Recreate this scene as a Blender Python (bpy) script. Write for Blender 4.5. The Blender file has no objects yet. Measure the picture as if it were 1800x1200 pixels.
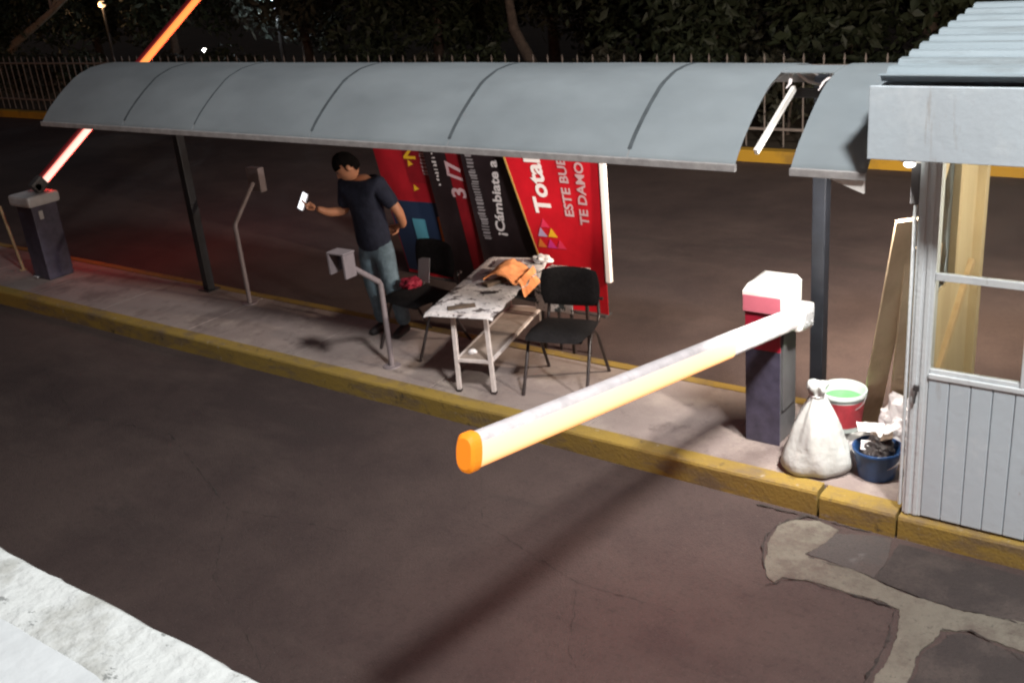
import bpy, bmesh, math, random
from mathutils import Vector, Matrix, noise
R = math.radians
random.seed(7)
S = bpy.context.scene
COL = S.collection

# ------------------------------------------------------------------ camera
def cam_axes(yaw, pitch, roll):
    f = Vector((-math.sin(yaw)*math.cos(pitch), math.cos(yaw)*math.cos(pitch), -math.sin(pitch)))
    r = f.cross(Vector((0, 0, 1))).normalized()
    u = r.cross(f)
    return r*math.cos(roll)+u*math.sin(roll), -r*math.sin(roll)+u*math.cos(roll), f
r_, u_, f_ = cam_axes(R(38.5633), R(21.8724), R(-5.5845))
cd = bpy.data.cameras.new('camera')
cam = bpy.data.objects.new('camera', cd); COL.objects.link(cam)
m3 = Matrix((r_, u_, -f_)).transposed()
cam.matrix_world = Matrix.Translation((0, 0, 3.6)) @ m3.to_4x4()
cd.sensor_width = 36.0; cd.lens = 36.0*1840.17/1800.0
cd.clip_start = 0.05; cd.clip_end = 600
S.camera = cam

# ------------------------------------------------------------------ world, lamps, exposure
w = bpy.data.worlds.new('World'); S.world = w; w.use_nodes = True
nt = w.node_tree; bg = nt.nodes['Background']
sky = nt.nodes.new('ShaderNodeTexSky'); sky.sky_type = 'NISHITA'; sky.sun_disc = False
sky.sun_elevation = R(1.0); sky.sun_rotation = R(140); sky.dust_density = 3.0
tint = nt.nodes.new('ShaderNodeMix'); tint.data_type = 'RGBA'; tint.blend_type = 'MULTIPLY'
tint.inputs[0].default_value = 1.0; tint.inputs[7].default_value = (1.0, 0.74, 0.74, 1)
nt.links.new(sky.outputs[0], tint.inputs[6]); nt.links.new(tint.outputs[2], bg.inputs[0])
bg.inputs[1].default_value = 0.11
S.view_settings.view_transform = 'Standard'; S.view_settings.look = 'None'
S.view_settings.exposure = 0.0; S.view_settings.gamma = 1.0
S.cycles.filter_width = 2.2
S.cycles.max_bounces = 6

def lamp(name, kind, loc, power, color, radius, aim=None, size=None, blend=None):
    l = bpy.data.lights.new(name, kind); l.energy = power; l.color = color; l.shadow_soft_size = radius
    o = bpy.data.objects.new(name, l); COL.objects.link(o); o.location = loc
    if kind == 'SPOT':
        l.spot_size = size; l.spot_blend = blend
        o.rotation_euler = (Vector(aim)-Vector(loc)).to_track_quat('-Z', 'Y').to_euler()
    return o
# the street lamp over the entrance (just outside the picture, its shadows fall across the island)
lamp('street_lamp_light', 'SPOT', (1.8, 2.0, 9.0), 5600, (1.0, 0.965, 0.93), 0.55, (-1.6, 6.0, 0), R(104), 0.9)

# ------------------------------------------------------------------ materials
def mat(name, col, rough=0.6, var=0.0, scale=8.0, bump=0.0, metal=0.0, emit=None, estr=0.0, col2=None, detail=5.0, spec=0.5, bscale=None, coat=0.0):
    m = bpy.data.materials.new(name); m.use_nodes = True
    n = m.node_tree.nodes; L = m.node_tree.links
    b = n['Principled BSDF']
    b.inputs['Base Color'].default_value = (*col, 1); b.inputs['Roughness'].default_value = rough
    b.inputs['Metallic'].default_value = metal; b.inputs['Specular IOR Level'].default_value = spec
    b.inputs['Coat Weight'].default_value = coat
    if emit: b.inputs['Emission Color'].default_value = (*emit, 1); b.inputs['Emission Strength'].default_value = estr
    if var or bump or col2:
        tc = n.new('ShaderNodeTexCoord')
        tx = n.new('ShaderNodeTexNoise'); tx.inputs['Scale'].default_value = scale; tx.inputs['Detail'].default_value = detail
        tx.inputs['Roughness'].default_value = 0.65
        L.new(tc.outputs['Object'], tx.inputs['Vector'])
        if var or col2:
            rp = n.new('ShaderNodeValToRGB')
            rp.color_ramp.elements[0].position = 0.32; rp.color_ramp.elements[1].position = 0.68
            c2 = col2 if col2 else tuple(min(1, c*(1+var)) for c in col)
            c1 = col if col2 else tuple(c*(1-var) for c in col)
            rp.color_ramp.elements[0].color = (*c1, 1); rp.color_ramp.elements[1].color = (*c2, 1)
            L.new(tx.outputs['Fac'], rp.inputs[0]); L.new(rp.outputs[0], b.inputs['Base Color'])
        if bump:
            t2 = tx
            if bscale:
                t2 = n.new('ShaderNodeTexNoise'); t2.inputs['Scale'].default_value = bscale; t2.inputs['Detail'].default_value = 6
                L.new(tc.outputs['Object'], t2.inputs['Vector'])
            bp = n.new('ShaderNodeBump'); bp.inputs['Strength'].default_value = bump; bp.inputs['Distance'].default_value = 0.02
            L.new(t2.outputs['Fac'], bp.inputs['Height']); L.new(bp.outputs[0], b.inputs['Normal'])
    return m

def layered(name, base, layers, rough=0.85, bump=0.3, bscale=60.0, spec=0.3):
    """base colour and a list of (colour, noise scale, lo, hi, amount, stretch) layers mixed over it."""
    m = bpy.data.materials.new(name); m.use_nodes = True
    n = m.node_tree.nodes; L = m.node_tree.links; b = n['Principled BSDF']
    b.inputs['Roughness'].default_value = rough; b.inputs['Specular IOR Level'].default_value = spec
    tc = n.new('ShaderNodeTexCoord')
    rgb = n.new('ShaderNodeRGB'); rgb.outputs[0].default_value = (*base, 1)
    cur = rgb.outputs[0]
    for i, (c, sc, lo, hi, amt, st) in enumerate(layers):
        mp = n.new('ShaderNodeMapping'); mp.inputs['Scale'].default_value = st; mp.inputs['Location'].default_value = (3.1*i, 1.7*i, 0.4*i)
        L.new(tc.outputs['Object'], mp.inputs[0])
        tx = n.new('ShaderNodeTexNoise'); tx.inputs['Scale'].default_value = sc; tx.inputs['Detail'].default_value = 7; tx.inputs['Roughness'].default_value = 0.68
        L.new(mp.outputs[0], tx.inputs['Vector'])
        mr = n.new('ShaderNodeMapRange'); mr.inputs[1].default_value = lo; mr.inputs[2].default_value = hi
        mr.inputs[3].default_value = 0; mr.inputs[4].default_value = amt
        L.new(tx.outputs['Fac'], mr.inputs[0])
        mx = n.new('ShaderNodeMix'); mx.data_type = 'RGBA'
        L.new(mr.outputs[0], mx.inputs[0]); L.new(cur, mx.inputs[6]); mx.inputs[7].default_value = (*c, 1)
        cur = mx.outputs[2]
    L.new(cur, b.inputs['Base Color'])
    t2 = n.new('ShaderNodeTexNoise'); t2.inputs['Scale'].default_value = bscale; t2.inputs['Detail'].default_value = 6
    L.new(tc.outputs['Object'], t2.inputs['Vector'])
    bp = n.new('ShaderNodeBump'); bp.inputs['Strength'].default_value = bump; bp.inputs['Distance'].default_value = 0.015
    L.new(t2.outputs['Fac'], bp.inputs['Height']); L.new(bp.outputs[0], b.inputs['Normal'])
    return m

I3 = (1, 1, 1)
M = {}
M['asphalt'] = layered('asphalt', (0.074, 0.053, 0.049), [
    ((0.040, 0.028, 0.028), 0.35, 0.42, 0.60, 0.9, (1, 1, 1)),
    ((0.098, 0.074, 0.066), 0.9, 0.52, 0.72, 0.6, (0.35, 1, 1)),
    ((0.035, 0.029, 0.028), 2.3, 0.62, 0.70, 0.55, (0.5, 1, 1)),
    ((0.04, 0.032, 0.030), 1.1, 0.60, 0.66, 0.45, (0.16, 1.6, 1)), ((0.030, 0.024, 0.023), 5.5, 0.68, 0.72, 0.7, I3), ((0.16, 0.13, 0.12), 55, 0.60, 0.70, 0.55, I3),
    ((0.028, 0.022, 0.021), 34, 0.50, 0.66, 0.32, I3), ((0.13, 0.105, 0.098), 80, 0.56, 0.68, 0.28, I3)], rough=0.8, bump=0.6, bscale=90)
M['patch_dark'] = layered('dark_patch', (0.070, 0.062, 0.060), [
    ((0.085, 0.066, 0.060), 2.5, 0.46, 0.6, 0.8, I3), ((0.13, 0.125, 0.12), 6, 0.62, 0.72, 0.6, I3), ((0.035, 0.033, 0.033), 60, 0.5, 0.7, 0.6, I3)], bump=0.6, bscale=110)
M['patch_dark2'] = layered('dark_patch_by_booth', (0.045, 0.038, 0.037), [
    ((0.075, 0.062, 0.057), 2, 0.46, 0.6, 0.85, I3), ((0.025, 0.023, 0.023), 60, 0.5, 0.7, 0.6, I3)], bump=0.6, bscale=110)
M['patch_light'] = layered('concrete_patch', (0.145, 0.135, 0.112), [
    ((0.185, 0.175, 0.145), 1.6, 0.45, 0.65, 0.7, I3), ((0.095, 0.083, 0.070), 4, 0.50, 0.64, 0.8, I3), ((0.085, 0.066, 0.058), 2.4, 0.50, 0.62, 0.75, I3), ((0.05, 0.042, 0.038), 40, 0.58, 0.68, 0.6, I3)], bump=0.5, bscale=90)
M['crack'] = mat('crack_dirt', (0.034, 0.028, 0.026), 0.95, 0.4, 20)
M['pave'] = layered('pavement', (0.27, 0.225, 0.21), [
    ((0.21, 0.17, 0.16), 1.1, 0.45, 0.62, 0.75, I3), ((0.37, 0.32, 0.28), 2.2, 0.52, 0.70, 0.6, I3),
    ((0.13, 0.10, 0.095), 0.8, 0.54, 0.64, 0.7, (1.6, 1, 1)), ((0.11, 0.085, 0.08), 4.5, 0.58, 0.70, 0.7, I3), ((0.18, 0.15, 0.14), 60, 0.6, 0.72, 0.4, I3)], bump=0.3, bscale=70)
M['yellow'] = layered('kerb_yellow', (0.27, 0.185, 0.042), [
    ((0.22, 0.15, 0.045), 2.2, 0.45, 0.6, 0.8, (1, 2, 2)), ((0.15, 0.11, 0.07), 4, 0.50, 0.64, 0.85, (0.6, 1, 2)),
    ((0.30, 0.26, 0.20), 14, 0.62, 0.70, 0.8, I3), ((0.05, 0.042, 0.035), 8, 0.60, 0.70, 0.85, I3)], bump=0.35, bscale=50)
M['yellow_far'] = layered('far_kerb_yellow', (0.50, 0.29, 0.03), [((0.28, 0.17, 0.04), 1.5, 0.5, 0.65, 0.8, I3)], bump=0.2)
M['soil'] = layered('soil', (0.055, 0.042, 0.03), [((0.03, 0.026, 0.02), 2, 0.45, 0.6, 0.8, I3), ((0.08, 0.07, 0.04), 9, 0.55, 0.7, 0.7, I3)], bump=0.6, bscale=20)
M['canopy'] = None
M['steel'] = mat('galvanised_rail', (0.34, 0.33, 0.33), 0.5, 0.2, 14, 0.1, spec=0.4)
M['rib'] = mat('rib_seal', (0.070, 0.085, 0.095), 0.7, 0.3, 10)
M['white_paint'] = mat('white_paint', (0.78, 0.77, 0.74), 0.5, 0.08, 12, 0.05)
M['post'] = mat('post_steel', (0.016, 0.018, 0.024), 0.5, 0.3, 6, 0.1)
M['dark_steel'] = mat('dark_steel', (0.05, 0.048, 0.05), 0.55, 0.3, 9)
M['booth'] = layered('booth_paint', (0.50, 0.585, 0.645), [
    ((0.46, 0.52, 0.57), 2.0, 0.45, 0.65, 0.6, (1, 1, 0.4)), ((0.62, 0.69, 0.73), 4, 0.55, 0.7, 0.5, I3), ((0.30, 0.29, 0.28), 7, 0.63, 0.74, 0.7, (1, 1, 0.5)), ((0.28, 0.22, 0.17), 4, 0.62, 0.72, 0.55, (2.2, 2.2, 0.22))], rough=0.5, bump=0.12, bscale=25)
M['booth_dirty'] = layered('booth_trim', (0.58, 0.63, 0.66), [
    ((0.68, 0.72, 0.74), 5.0, 0.45, 0.65, 0.6, (1, 1, 0.2)), ((0.24, 0.22, 0.20), 9, 0.62, 0.74, 0.8, (1, 1, 0.35)), ((0.20, 0.16, 0.13), 22, 0.66, 0.74, 0.8, I3)], rough=0.6, bump=0.2, bscale=40)
M['roof'] = layered('roof_sheet', (0.27, 0.335, 0.375), [((0.33, 0.40, 0.445), 2, 0.45, 0.65, 0.6, (0.3, 2, 1)), ((0.14, 0.15, 0.15), 4, 0.52, 0.68, 0.6, (0.3, 2, 1))], rough=0.45, bump=0.1)
M['cream'] = layered('cream_board', (0.62, 0.52, 0.34), [((0.50, 0.40, 0.25), 2.5, 0.45, 0.65, 0.7, (1, 1, 0.2)), ((0.74, 0.62, 0.40), 6, 0.5, 0.7, 0.5, (1, 1, 0.2))], rough=0.7, bump=0.1)
M['wood'] = layered('pale_wood', (0.62, 0.47, 0.28), [((0.5, 0.36, 0.2), 6, 0.45, 0.65, 0.7, (4, 4, 0.3))], rough=0.7, bump=0.15)
M['card'] = layered('cardboard', (0.60, 0.45, 0.30), [((0.42, 0.30, 0.19), 3, 0.45, 0.65, 0.6, (2, 2, 0.4)), ((0.57, 0.43, 0.29), 8, 0.5, 0.7, 0.4, (3, 3, 0.3))], rough=0.85, bump=0.1)
M['glass'] = mat('dusty_plastic', (0.06, 0.05, 0.035), 0.12, 0.4, 9, 0.9, bscale=14)
M['cab_white'] = mat('cabinet_white', (0.80, 0.79, 0.77), 0.4, 0.03, 6)
M['cab_navy'] = mat('cabinet_navy', (0.050, 0.046, 0.075), 0.42, 0.35, 9, 0.12)
M['cab_red_glow'] = mat('cabinet_red_glow', (0.30, 0.010, 0.030), 0.42, 0.15, 6)  # red boom light on the cabinet front, put into the colour
M['cab_pink_glow'] = mat('cabinet_pink_glow', (0.62, 0.16, 0.22), 0.45, 0.08, 6)  # boom light on the cap front, put into the colour as pink
M['cab_grey'] = mat('cabinet_grey', (0.10, 0.10, 0.105), 0.45, 0.25, 5)
M['cab_greytop'] = mat('cabinet_cap_grey', (0.42, 0.43, 0.45), 0.5, 0.15, 6)
M['alu'] = mat('white_aluminium', (0.60, 0.575, 0.60), 0.4, 0.16, 11, 0.1)
M['led_warm'] = mat('led_diffuser', (0.25, 0.16, 0.08), 0.5, emit=(1.0, 0.76, 0.36), estr=1.15)
M['led_red'] = mat('led_red_strip', (0.6, 0.05, 0.02), 0.5, emit=(1.0, 0.09, 0.05), estr=26.0)
M['led_orange'] = mat('led_orange', (0.8, 0.4, 0.1), 0.5, emit=(1.0, 0.36, 0.07), estr=1.15)
M['led_pink'] = mat('led_pink', (0.8, 0.5, 0.4), 0.5, emit=(1.0, 0.66, 0.56), estr=1.35)
M['led_deep'] = mat('led_deep_red', (0.5, 0.02, 0.01), 0.5, emit=(1.0, 0.03, 0.02), estr=34.0)
M['cap_orange'] = mat('orange_end_cap', (0.85, 0.25, 0.02), 0.45, emit=(1.0, 0.27, 0.01), estr=0.55)
M['red_vinyl'] = mat('red_vinyl', (0.52, 0.008, 0.018), 0.45, 0.15, 3, 0.15, bscale=5)
M['shadedred_vinyl'] = mat('shaded_red_vinyl', (0.30, 0.007, 0.015), 0.5, 0.2, 3)  # red vinyl darkened to stand for weaker light farther from the lamps
M['dkred_vinyl'] = mat('dark_red_vinyl', (0.22, 0.006, 0.012), 0.5, 0.2, 3)
M['black_vinyl'] = mat('black_vinyl', (0.022, 0.014, 0.016), 0.4, 0.3, 3, 0.15, bscale=5)
M['print_white'] = mat('print_white', (0.80, 0.74, 0.74), 0.6)
M['print_grey'] = mat('print_grey', (0.30, 0.27, 0.28), 0.6)
M['print_pink'] = mat('print_pink', (0.55, 0.36, 0.38), 0.6)
M['print_yellow'] = mat('print_yellow', (0.75, 0.42, 0.02), 0.6)
M['print_orange'] = mat('print_orange', (0.62, 0.16, 0.03), 0.6)
M['print_magenta'] = mat('print_magenta', (0.55, 0.03, 0.22), 0.6)
M['print_pinkred'] = mat('print_pink_red', (0.65, 0.03, 0.09), 0.6)
M['print_violet'] = mat('print_violet', (0.40, 0.30, 0.48), 0.6)
M['print_gold'] = mat('print_gold', (0.42, 0.27, 0.08), 0.5)
M['print_navy'] = mat('print_navy', (0.012, 0.025, 0.06), 0.5)
M['print_teal'] = mat('print_teal', (0.06, 0.22, 0.30), 0.5)
M['fabric_black'] = mat('black_fabric', (0.012, 0.011, 0.012), 0.9, 0.35, 40, 0.2, spec=0.2)
M['tube_black'] = mat('black_tube', (0.025, 0.018, 0.018), 0.4)
M['shirt'] = mat('navy_shirt', (0.022, 0.026, 0.046), 0.85, 0.3, 8, 1.0, spec=0.2, bscale=9)
M['jeans'] = mat('blue_jeans', (0.13, 0.19, 0.24), 0.85, 0.40, 5, 1.0, spec=0.2, bscale=12)
M['skin'] = mat('skin', (0.46, 0.21, 0.12), 0.55, 0.1, 8)
M['hair'] = mat('hair', (0.006, 0.005, 0.005), 0.95, 0.3, 40, 0.6, spec=.08)
M['shoe'] = mat('shoe', (0.03, 0.028, 0.03), 0.6)
M['eye'] = mat('eye', (0.05, 0.04, 0.035), 0.3)
M['screen'] = mat('lit_screen', (0.8, 0.8, 0.85), 0.3, emit=(0.92, 0.94, 1.0), estr=2.2)
M['phone'] = mat('phone_case', (0.6, 0.6, 0.62), 0.4)
M['sack'] = layered('white_sack', (0.44, 0.46, 0.45), [((0.38, 0.39, 0.40), 4, 0.45, 0.65, 0.6, I3), ((0.50, 0.50, 0.47), 9, 0.5, 0.7, 0.5, I3)], rough=0.75, bump=0.45, bscale=24)
M['bucket_white'] = mat('bucket_white', (0.62, 0.70, 0.68), 0.4, 0.06, 8)
M['bucket_red'] = mat('bucket_red', (0.42, 0.045, 0.06), 0.45, 0.2, 12)
M['green_paint'] = mat('green_paint', (0.15, 0.55, 0.17), 0.25, 0.15, 10)
M['bucket_blue'] = mat('bucket_blue', (0.018, 0.055, 0.15), 0.35, 0.15, 8)
M['paper'] = mat('paper', (0.72, 0.69, 0.70), 0.8, 0.1, 10, 0.3)
M['scrap'] = mat('dark_scrap', (0.030, 0.024, 0.024), 0.6, 0.5, 14)
M['brown_scrap'] = mat('brown_scrap', (0.10, 0.07, 0.05), 0.8, 0.4, 14)
M['concrete'] = mat('concrete_block', (0.40, 0.40, 0.39), 0.9, 0.2, 12, 0.4)
M['orange_bag'] = layered('orange_cloth', (0.80, 0.32, 0.13), [((0.64, 0.23, 0.09), 7, 0.48, 0.65, 0.8, I3), ((0.74, 0.34, 0.17), 12, 0.55, 0.7, 0.5, I3)], bump=0.4, bscale=18)
M['table_white'] = mat('table_frame_white', (0.62, 0.56, 0.54), 0.5, 0.12, 14, 0.1)
M['shelf'] = mat('shelf_board', (0.27, 0.22, 0.19), 0.8, 0.2, 9)
M['red_bag'] = mat('red_bag', (0.30, 0.015, 0.04), 0.6, 0.2, 10)
M['bark'] = mat('bark', (0.065, 0.048, 0.038), 0.95, 0.4, 12, 0.8)
M['bark_pale'] = mat('pale_bark', (0.28, 0.25, 0.21), 0.95, 0.3, 8, 0.8)
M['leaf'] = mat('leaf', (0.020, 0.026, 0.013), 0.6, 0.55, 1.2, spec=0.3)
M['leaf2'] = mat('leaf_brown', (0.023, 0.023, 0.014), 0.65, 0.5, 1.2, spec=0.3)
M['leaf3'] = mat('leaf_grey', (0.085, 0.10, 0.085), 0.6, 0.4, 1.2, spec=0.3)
M['fence'] = mat('fence_steel', (0.20, 0.175, 0.16), 0.6, 0.2, 10)
M['reader'] = mat('reader_grey', (0.20, 0.17, 0.18), 0.55, 0.12, 10)
M['reader_dark'] = mat('reader_face', (0.03, 0.02, 0.03), 0.3)
M['rod'] = mat('yellowed_rod', (0.35, 0.28, 0.16), 0.7, 0.2, 10)
M['lampglow'] = mat('lamp_glow', (1, 1, 1), 0.5, emit=(0.80, 0.92, 1.0), estr=14.0)
M['lampglow2'] = mat('lamp_glow_white', (1, 1, 1), 0.5, emit=(1.0, 0.98, 0.9), estr=4.0)
M['lampwarm'] = mat('lamp_glow_warm', (1, 0.7, 0.4), 0.5, emit=(1.0, 0.62, 0.33), estr=1.6)
M['bulb'] = mat('bulb_glow', (1, 1, 1), 0.5, emit=(1.0, 0.85, 0.6), estr=6.0)

# canopy sheet: milky grey-blue polycarbonate, a part of the light comes through
m = bpy.data.materials.new('canopy_sheet'); m.use_nodes = True
n = m.node_tree.nodes; L = m.node_tree.links; pb = n['Principled BSDF']
tc = n.new('ShaderNodeTexCoord'); tx = n.new('ShaderNodeTexNoise'); tx.inputs['Scale'].default_value = 1.3; tx.inputs['Detail'].default_value = 9; tx.inputs['Roughness'].default_value = .62
mp = n.new('ShaderNodeMapping'); mp.inputs['Scale'].default_value = (0.8, 1.6, 1.0); L.new(tc.outputs['Object'], mp.inputs[0]); L.new(mp.outputs[0], tx.inputs['Vector'])
rp = n.new('ShaderNodeValToRGB'); rp.color_ramp.elements[0].position = .3; rp.color_ramp.elements[1].position = .7
rp.color_ramp.elements[0].color = (.255, .305, .34, 1); rp.color_ramp.elements[1].color = (.385, .455, .50, 1)
L.new(tx.outputs['Fac'], rp.inputs[0]); L.new(rp.outputs[0], pb.inputs['Base Color']); pb.inputs['Roughness'].default_value = .5; pb.inputs['Specular IOR Level'].default_value = .3
tr = n.new('ShaderNodeBsdfTranslucent'); tr.inputs[0].default_value = (.62, .60, .56, 1)
ms = n.new('ShaderNodeMixShader'); ms.inputs[0].default_value = .36
L.new(pb.outputs[0], ms.inputs[1]); L.new(tr.outputs[0], ms.inputs[2]); L.new(ms.outputs[0], n['Material Output'].inputs[0])
M['canopy'] = m

# LED diffusers: colour runs from the upper to the lower edge of the strip
def led_mat(name, stops, strength):
    m = bpy.data.materials.new(name); m.use_nodes = True; n = m.node_tree.nodes; L = m.node_tree.links; b = n['Principled BSDF']
    b.inputs['Base Color'].default_value = (.25, .16, .1, 1)
    at = n.new('ShaderNodeAttribute'); at.attribute_name = 'led_t'
    rp = n.new('ShaderNodeValToRGB')
    while len(rp.color_ramp.elements) < len(stops): rp.color_ramp.elements.new(.5)
    for e, (p, c) in zip(rp.color_ramp.elements, stops): e.position = p; e.color = (*c, 1)
    L.new(at.outputs['Fac'], rp.inputs[0]); L.new(rp.outputs[0], b.inputs['Emission Color']); b.inputs['Emission Strength'].default_value = strength
    return m
M['led_warm'] = led_mat('led_diffuser', [(0, (.86, .76, .68)), (.22, (1, .86, .60)), (.5, (1, .83, .46)), (.78, (1, .62, .22)), (1, (1, .25, .06))], 1.15)
M['led_pink'] = led_mat('led_pink', [(0, (1, .06, .05)), (.22, (1, .62, .52)), (.6, (1, .72, .62)), (.85, (1, .35, .26)), (1, (1, .05, .04))], 1.4)
M['led_orange'] = led_mat('led_orange', [(0, (1, .14, .02)), (.25, (1, .36, .06)), (.6, (1, .40, .08)), (1, (1, .12, .02))], 1.15)
M['pane'] = bpy.data.materials.new('window_glass'); M['pane'].use_nodes = True
n = M['pane'].node_tree.nodes; L = M['pane'].node_tree.links
tp = n.new('ShaderNodeBsdfTransparent'); tp.inputs[0].default_value = (.93, .93, .91, 1); gl = n.new('ShaderNodeBsdfGlossy'); gl.inputs['Roughness'].default_value = .05
fr_ = n.new('ShaderNodeFresnel'); fr_.inputs[0].default_value = 1.5; mx_ = n.new('ShaderNodeMixShader')
L.new(fr_.outputs[0], mx_.inputs[0]); L.new(tp.outputs[0], mx_.inputs[1]); L.new(gl.outputs[0], mx_.inputs[2]); L.new(mx_.outputs[0], n['Material Output'].inputs[0])

# parapet plaster: white with grey scuffs and dark pits
M['plaster'] = layered('rough_plaster', (0.50, 0.535, 0.54), [
    ((0.33, 0.345, 0.33), 6, 0.50, 0.62, 0.8, I3), ((0.52, 0.55, 0.56), 15, 0.55, 0.7, 0.6, I3),
    ((0.13, 0.14, 0.14), 26, 0.625, 0.66, 0.75, (1, 1.6, 1)), ((0.20, 0.21, 0.20), 24, 0.63, 0.70, 0.7, I3)], bump=0.9, bscale=28)
M['white_wall'] = mat('white_wall', (0.50, 0.54, 0.565), 0.7, 0.07, 7, 0.15, bscale=40)

# table cover: white sheets with dark printed or dirty patches
def newsprint(name, seed, dark, thr):
    return layered(name, (0.60, 0.565, 0.56), [((0.46, 0.43, 0.44), 9+seed, 0.48, 0.58, 0.8, I3), (dark, 7+seed, thr, thr+.04, 0.95, (1, 1.3, 1)), ((0.08, 0.06, 0.06), 31, 0.58, 0.64, 0.7, I3)], bump=0.2, bscale=25)
M['cover'] = newsprint('printed_cover', 0, (0.06, 0.045, 0.045), 0.545)
M['cover2'] = newsprint('printed_cloth', 4, (0.03, 0.045, 0.05), 0.52)

# ------------------------------------------------------------------ mesh helpers
class MB:
    def __init__(s): s.v = []; s.f = []; s.mi = []; s.sm = []
    def add(s, vs, fs, mi=0, smooth=False):
        o = len(s.v); s.v += [Vector(v) for v in vs]
        for k, f in enumerate(fs): s.f.append([o+i for i in f]); s.mi.append(mi); s.sm.append(bool(smooth) if smooth in (True, False) else k < smooth)
        return s
    def box(s, lo, hi, mi=0, bev=0.0, mtx=None):
        x0, y0, z0 = lo; x1, y1, z1 = hi
        if bev <= 0:
            vs = [(x0,y0,z0),(x1,y0,z0),(x1,y1,z0),(x0,y1,z0),(x0,y0,z1),(x1,y0,z1),(x1,y1,z1),(x0,y1,z1)]
            fs = [(0,3,2,1),(4,5,6,7),(0,1,5,4),(1,2,6,5),(2,3,7,6),(3,0,4,7)]
            vs = [Vector(v) for v in vs]
        else:
            bm = bmesh.new(); bmesh.ops.create_cube(bm, size=1)
            for v in bm.verts: v.co = Vector(((x0+x1)/2+v.co.x*(x1-x0), (y0+y1)/2+v.co.y*(y1-y0), (z0+z1)/2+v.co.z*(z1-z0)))
            bmesh.ops.bevel(bm, geom=bm.edges[:], offset=bev, segments=2, affect='EDGES', profile=.6)
            vs = [v.co.copy() for v in bm.verts]; bm.verts.index_update(); fs = [[v.index for v in f.verts] for f in bm.faces]; bm.free()
        if mtx: vs = [mtx @ v for v in vs]
        return s.add(vs, fs, mi)
    def tube(s, pts, rad, n=8, mi=0, cap=True, smooth=True, flat=None):
        pts = [Vector(p) for p in pts]; k = len(pts)
        rads = rad if isinstance(rad, (list, tuple)) else [rad]*k
        vs = []; prev = None
        for i, p in enumerate(pts):
            d = (pts[min(i+1, k-1)]-pts[max(i-1, 0)]).normalized()
            if prev is None:
                a = Vector((0, 0, 1)) if abs(d.z) < .9 else Vector((1, 0, 0))
                x = d.cross(a).normalized()
            else: x = (prev-d*prev.dot(d)).normalized()
            prev = x; y = d.cross(x)
            for j in range(n):
                t = 2*math.pi*j/n+math.pi/n
                vs.append(p+(x*math.cos(t)+y*math.sin(t)*(flat or 1))*rads[i])
        fs = []
        for i in range(k-1):
            for j in range(n):
                a = i*n+j; b = i*n+(j+1) % n; fs.append((a, b, b+n, a+n))
        if cap: fs.append(tuple(range(n-1, -1, -1))); fs.append(tuple(range((k-1)*n, k*n)))
        return s.add(vs, fs, mi, smooth)
    def bar(s, a, b, wx, wz, mi=0, up=(0, 0, 1)):
        """rectangular bar from a to b"""
        a = Vector(a); b = Vector(b); d = (b-a).normalized(); u = Vector(up)
        x = d.cross(u)
        if x.length < 1e-4: x = d.cross(Vector((0, 1, 0)))
        x.normalize(); y = x.cross(d)
        vs = []
        for p in (a, b):
            for sx, sy in ((-1,-1),(1,-1),(1,1),(-1,1)): vs.append(p+x*sx*wx/2+y*sy*wz/2)
        return s.add(vs, [(0,1,2,3),(7,6,5,4),(0,4,5,1),(1,5,6,2),(2,6,7,3),(3,7,4,0)], mi)
    def lathe(s, prof, c=(0, 0, 0), n=24, mi=0, smooth=True, fn=None):
        vs = []
        for (r, z) in prof:
            for j in range(n):
                t = 2*math.pi*j/n; rr = r
                if fn: rr, z2 = fn(r, z, t)
                else: z2 = z
                vs.append((c[0]+rr*math.cos(t), c[1]+rr*math.sin(t), c[2]+z2))
        fs = []
        for i in range(len(prof)-1):
            for j in range(n):
                a = i*n+j; b = i*n+(j+1) % n; fs.append((a, b, b+n, a+n))
        return s.add(vs, fs, mi, smooth)
    def disc(s, c, r, n=24, mi=0, flip=False):
        vs = [(c[0]+r*math.cos(2*math.pi*j/n), c[1]+r*math.sin(2*math.pi*j/n), c[2]) for j in range(n)]
        return s.add(vs, [tuple(range(n-1, -1, -1)) if flip else tuple(range(n))], mi)
    def prism(s, poly, z0, z1, mi=0):
        n = len(poly)
        vs = [(x, y, z0) for x, y in poly]+[(x, y, z1) for x, y in poly]
        fs = [tuple(range(n-1, -1, -1)), tuple(range(n, 2*n))]+[(i, (i+1) % n, n+(i+1) % n, n+i) for i in range(n)]
        return s.add(vs, fs, mi)
    def sphere(s, c, r, n=14, mi=0, sc=(1, 1, 1)):
        k = n//2
        prof = [(max(1e-4, r*math.sin(math.pi*i/k)), -r*math.cos(math.pi*i/k)) for i in range(k+1)]
        o = len(s.v); s.lathe(prof, (0, 0, 0), n, mi)
        for i in range(o, len(s.v)):
            v = s.v[i]; s.v[i] = Vector((c[0]+v.x*sc[0], c[1]+v.y*sc[1], c[2]+v.z*sc[2]))
        return s
    def xform(s, mtx): s.v = [mtx @ v for v in s.v]; return s
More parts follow.
